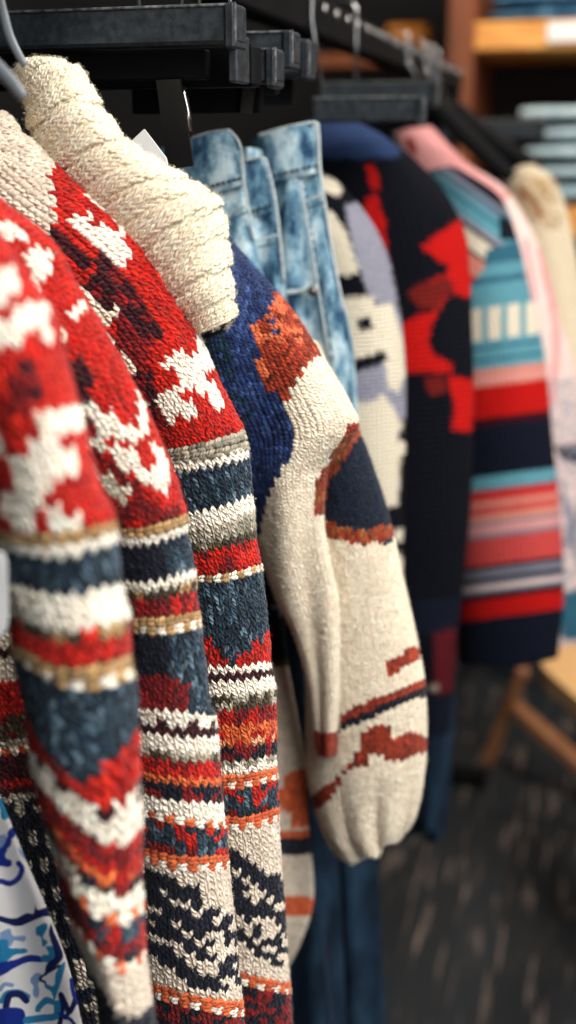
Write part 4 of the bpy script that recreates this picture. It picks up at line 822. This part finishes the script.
# ============================================================ PRINTED COTTON GARMENT
YP = .462
PRINT = mat_vcol('printed_cotton', .75)
cp = empty('printed_blouse', pt(-60, 700, YP), 'white cotton blouse printed with blue swirls, in the lower left corner', 'blouse')
def X(pts): return [(x/4.2, y/4.2+780) for x, y in pts]
Lp = [('line', X([(0, 90), (15, 110), (20, 150)]), 8, 'cyan'), ('line', X([(55, 210), (35, 255), (10, 300), (-10, 340), (40, 350)]), [4, 7, 8, 8, 5]*40, 'royal'),
 ('poly', X([(40, 220), (56, 205), (40, 270), (22, 320), (45, 345), (30, 360), (0, 362), (-30, 350), (-30, 320), (4, 300), (20, 262)]), 'royal'), ('poly', X([(-10, 235), (25, 230), (20, 265), (-10, 290)]), 'sky'),
 ('line', X([(78, 350), (92, 375), (75, 415), (40, 435), (0, 425), (-40, 440)]), 5.5, 'royal'), ('poly', X([(75, 280), (95, 300), (120, 345), (100, 330), (84, 310)]), 'sky'),
 ('poly', X([(-40, 560), (0, 570), (60, 582), (110, 560), (140, 560), (148, 528), (160, 545), (215, 530), (225, 570), (180, 575), (120, 600), (70, 615), (0, 595), (-40, 590)]), 'navyp'),
 ('poly', X([(150, 620), (190, 600), (200, 620), (180, 660), (200, 680), (180, 700), (172, 660), (152, 650)]), 'cyan'), ('poly', X([(0, 640), (40, 625), (55, 655), (105, 655), (100, 678), (60, 675), (40, 700), (0, 690)]), 'sky'),
 ('poly', X([(-30, 670), (30, 672), (40, 705), (105, 708), (112, 725), (60, 735), (30, 760), (-30, 780)]), 'cyan'), ('poly', X([(-30, 770), (60, 755), (120, 735), (175, 742), (185, 765), (120, 765), (60, 790), (20, 815), (-30, 830)]), 'royal'),
 ('poly', X([(190, 700), (225, 700), (235, 730), (205, 765), (170, 755), (180, 735), (205, 730)]), 'cyan'), ('poly', X([(215, 600), (228, 640), (262, 720), (260, 755), (215, 800), (190, 822), (195, 775), (230, 740), (218, 690), (205, 640)]), 'navyp'),
 ('poly', X([(130, 830), (150, 812), (172, 815), (176, 840), (160, 855), (165, 890), (155, 915), (138, 900), (140, 865), (128, 850)]), 'sky'), ('line', X([(5, 930), (30, 895), (80, 890), (118, 910)]), 5, 'cyan'), ('line', X([(25, 950), (40, 905), (80, 900), (110, 925)]), 7, 'navyp'),
 ('poly', X([(-30, 965), (40, 955), (90, 960), (105, 985), (100, 1030), (60, 1060), (-30, 1060)]), 'royal'), ('line', X([(0, 880), (20, 858), (50, 862)]), 4, 'sky'),
 ('poly', X([(185, 850), (225, 865), (235, 810), (262, 770), (275, 770), (262, 830), (245, 880), (228, 925), (215, 890), (190, 872)]), 'cyan'), ('poly', X([(150, 950), (190, 912), (230, 925), (240, 950), (200, 940), (175, 960), (165, 975), (148, 970)]), 'cyan'),
 ('line', X([(190, 850), (170, 830), (250, 780)]), 2.5, 'navyp'), ('line', X([(250, 1030), (262, 960), (255, 900), (275, 940), (290, 975), (310, 940), (320, 900)]), 5, 'navyp'), ('line', X([(275, 1000), (300, 960), (330, 930), (345, 990)]), 4, 'navyp'), ('line', X([(300, 840), (310, 900), (335, 940)]), 4.5, 'royal'),
 ('line', X([(110, 1010), (180, 1000), (235, 990), (240, 940)]), 7, 'cyan'), ('line', X([(250, 980), (300, 1010), (330, 1060)]), 3.5, 'royal'), ('line', X([(120, 1090), (160, 1050), (220, 1060), (260, 1100)]), 7, 'royal'), ('line', X([(0, 1100), (60, 1080), (110, 1110)]), 6, 'cyan')]
rp = [([(-140, 690), (-60, 690), (-28, 700)], YP, .010), ([(-140, 760), (-60, 770), (-6, 778)], YP, .012), ([(-140, 810), (-60, 818), (8, 815)], YP, .012), ([(-140, 860), (-50, 868), (27, 862)], YP, .012), ([(-140, 910), (-40, 915), (47, 908)], YP, .012), ([(-140, 960), (-30, 965), (66, 958)], YP, .012), ([(-140, 1020), (-20, 1025), (80, 1012)], YP, .012), ([(-140, 1100), (-10, 1105), (92, 1090)], YP, .012)]
Lp = [('poly', smooth_line(list(l[1])+[l[1][0]], 5), l[2]) if l[0] == 'poly' else l for l in Lp]
cloth('blouse_body', Patch(rp, lambda u, v: .004*np.sin(u*22+v*.5)), 1000, 620, lambda px, py, u, VV: apply_layers(np.full(VV.shape, IDX['cotton']), px, py, Lp), cp, mat=PRINT, noisy=False)
# tags
def card(name, pts, Y, th, mat, label, cat='tag'):
    q = [at(x, y, Y) for x, y in pts]; n = len(q); m = MB(); m.v = [tuple(p) for p in q]+[tuple(p+np.array([0, th, 0])) for p in q]
    m.f = [tuple(range(n)), tuple(range(2*n-1, n-1, -1))]+[(i, i+n, (i+1) % n+n, (i+1) % n) for i in range(n)]
    return tag(m.build(name, mat), label, cat)
card('price_tag', [(144, 129), (166, 158), (168, 168), (150, 166), (128, 144)], .70, .0015, PAPER, 'white paper tag corner poking up beside the black strap')
card('swing_tag', [(-40, 552), (0, 552), (4, 556), (6, 566), (7, 622), (5, 632), (0, 637), (-40, 637)], .39, .0012, PAPER, 'white card tag with a rounded corner at the left edge of the photo')
# ============================================================ SHELVING BEHIND
OAK = mat_wood('honey_wood', (186, 120, 52), (222, 158, 80), (2, 10, 10)); BROWN = mat_wood('brown_wood', (96, 50, 26), (128, 70, 36), (10, 10, 1))
YS = 2.75
def zz(py, Y, px=520): return float(at(px, py, Y)[2])
def xx(px, py, Y): return float(at(px, py, Y)[0])
sh = empty('shelving_unit', (xx(560, 50, YS), YS+.2, 0), 'wooden wall shelving unit with honey coloured shelf edges, back right', 'shelving unit')
xl, xr_ = xx(474, 36, YS), xx(474, 36, YS)+1.7
zt, zb = zz(21, YS), zz(50, YS)
MB().box(((xl+xr_)/2, YS+.22, (zt+zb)/2), (xr_-xl, .44, zt-zb), bev=.004).build('shelf', OAK, sh)
z2t = zz(208, YS, 570); MB().box(((xl+xr_)/2, YS+.22, z2t-.035), (xr_-xl, .44, .07), bev=.004).build('shelf', OAK, sh)
for zc in (.75, .3): MB().box(((xl+xr_)/2, YS+.22, zc), (xr_-xl, .44, .06), bev=.004).build('shelf', BROWN, sh)
px0, px1 = xx(446, 60, YS), xx(473, 60, YS)
MB().box(((px0+px1)/2, YS+.22, 1.1), (px1-px0, .44, 2.2), bev=.004).build('side_panel', BROWN, sh)
MB().box((xr_+.03, YS+.22, 1.1), (.06, .44, 2.2), bev=.004).build('side_panel', BROWN, sh)
MB().box(((xl+xr_)/2, YS+.45, 1.1), (xr_-xl, .02, 2.2)).build('back_panel', mat_plain('shelf_back', (30, 24, 22), .9, nscale=5), sh)
a0, a1 = at(548, 22, YS), at(600, 42, YS)
MB().box(((a0[0]+a1[0])/2, YS-.004, (zz(23, YS)+zz(43, YS))/2), (a1[0]-a0[0], .006, zz(23, YS)-zz(43, YS)), bev=.001).build('shelf_label', PAPER, sh)['label'] = 'white label strip on the shelf edge'
YO = 3.2
o1 = tag(MB().box((xx(410, 40, YO), YO, zz(40, YO, 410)), (xx(432, 40, YO)-xx(390, 40, YO), .12, zz(26, YO, 410)-zz(54, YO, 410)), bev=.01).build('wooden_box', mat_wood('orange_wood', (214, 120, 30), (244, 160, 60), (2, 10, 10))), 'small orange wooden box seen above the end of the rail', 'box')
sb = MB().box((xx(400, 40, YO), YO+.05, zz(54, YO, 410)-.02), (.6, .3, .035), bev=.003).build('wall_shelf', BROWN); tag(sb, 'dark brown shelf carrying the orange wooden box, left of the shelving unit', 'shelf')
o2 = tag(MB().box((xx(466, 4, YS-.06), YS+.02, 2.2+.06), (.1, .2, .12), bev=.01).build('wooden_crate', OAK), 'orange wooden crate on top of the shelving side panel', 'crate')
def folded(name, x0, x1, z0, h, Y, mat, label, group, dy=0):
    n = 26; V = []; m = MB()
    L = 10; prof = []
    for k in range(L*2):
        a = math.pi*2*k/(L*2); prof.append((math.copysign(abs(math.cos(a))**.45, math.cos(a))*.5, math.copysign(abs(math.sin(a))**.8, math.sin(a))*.5))
    base = 0; D = .3
    for i in range(n):
        t = i/(n-1); sx = math.sin(math.pi*min(max(t, .02), .98))**.12
        for (py_, pz) in prof:
            m.v.append((x0+(x1-x0)*t, Y+D/2+py_*D*sx+dy, z0+h/2+pz*h*(.9+.1*math.sin(t*9+z0*40))*sx))
    q = len(prof)
    for i in range(n-1):
        for k in range(q): m.f.append((i*q+k, i*q+(k+1) % q, (i+1)*q+(k+1) % q, (i+1)*q+k))
    m.f.append(tuple(range(q))); m.f.append(tuple(range((n-1)*q, n*q)))
    o = m.build(name, mat, None, True)
    me = o.data; a = me.color_attributes.new('Col', 'FLOAT_COLOR', 'POINT')
    for d in a.data: d.color = (1, 1, 1, 1)
    return tag(o, label, 'folded jeans', group)
PALE = mat_denim('very_pale_denim', (200, 218, 224), (168, 192, 202), (120, 152, 168), 20); MIDD = mat_denim('mid_blue_denim', (92, 138, 168), (62, 108, 142), (40, 76, 110), 20)
stk = [(103, 121, 516), (124, 141, 534), (143, 160, 524), (163, 180, 530), (182, 203, 538)]
nm = ['topmost of the pale stack', 'second from the top of the pale stack', 'middle of the pale stack', 'second from the bottom of the pale stack', 'bottom of the pale stack']
for (ya, yb, xa), s_ in reversed(list(zip(stk, nm))):
    z0 = zz(yb+1.6, YS, 550); folded('folded_jeans', xx(xa, 150, YS), xx(xa, 150, YS)+.42, z0, zz(ya, YS, 550)-z0-.0015, YS+.0, PALE, 'pale blue folded jeans, '+s_, 'pale folded jeans on the shelf')
for k, s_ in enumerate(['lowest', 'second', 'third']):
    folded('folded_jeans', xx(486, 15, YS)+.005*k, xx(486, 15, YS)+.52, zt+.001+k*.034, .033, YS+.02, MIDD, 'mid blue folded jeans on the upper shelf, %s in its stack' % s_, 'mid blue folded jeans on the upper shelf')
# ============================================================ LOW WOODEN TABLE
TAN = mat_wood('pale_tan_wood', (206, 158, 104), (226, 182, 128), (3, 14, 3)); TANL = mat_wood('leg_wood', (140, 92, 58), (164, 110, 72), (6, 6, 2))
YT = 2.1
tp = empty('low_table', (xx(600, 700, YT), YT, 0), 'low wooden table with pale top and slanted legs, at the right edge', 'table')
zt_ = zz(665, 2.0, 539); A = at(539, 666, 2.0); ang = .0
def on_z(px, py, z):
    d = R3 @ np.array([(px-288)/F, (512-py)/F, -1.0]); t = (z-CPOS[2])/d[2]; return CPOS+d*t
zt_ = .47
P0 = on_z(539, 664, zt_); P1 = on_z(554, 626, zt_); P2 = on_z(690, 800, zt_); P3 = P1+(P2-P0)
m = MB(); th = .035; q = [P0, P1, P3, P2]
# rounded corners
qq = []
for i in range(4):
    a, b, c_ = np.array(q[i-1]), np.array(q[i]), np.array(q[(i+1) % 4])
    for t in (0, .33, .66, 1):
        p = (1-t)**2*(b+(a-b)/np.linalg.norm(a-b)*.03)+2*t*(1-t)*b+t*t*(b+(c_-b)/np.linalg.norm(c_-b)*.03); qq.append(p)
n = len(qq); m.v = [tuple(p) for p in qq]+[tuple(p-np.array([0, 0, th])) for p in qq]
m.f = [tuple(range(n)), tuple(range(2*n-1, n-1, -1))]+[(i, (i+1) % n, (i+1) % n+n, i+n) for i in range(n)]
m.build('table_top', TAN, tp)
e_ = (P2-P0); e_ /= np.linalg.norm(e_)
FT = on_z(487, 762, .0)
def leg(a, b, wd=.036):
    a, b = Vector(a), Vector(b); L = (b-a).length; rot = (b-a).to_track_quat('Z', 'Y').to_matrix()
    return MB().box((a+b)/2, (wd, wd*.8, L), rot, .004)
Tt = P0+np.array([.02, .04, -th]); 
topp = at(524, 668, FT[1]); leg(topp, FT).build('leg', TANL, tp)
m_ = at(514, 700, FT[1]+.0); leg(m_+np.array([0, -.03, 0]), at(600, 782, FT[1]-.12)).build('leg', TANL, tp)
MB().box(((topp[0]+P3[0])/2, (topp[1]+P0[1])/2+.0, zt_-.06), (abs(P3[0]-topp[0])+.05, .03, .05), bev=.003).build('apron', TANL, tp)
E0 = P3+np.array([-.03, -.05, -th]); leg(E0, np.array([E0[0]+.02, E0[1], 0])).build('leg', TANL, tp)
E1 = P2+np.array([-.02, .06, -th]); leg(E1, np.array([E1[0]+.02, E1[1], 0])).build('leg', TANL, tp)
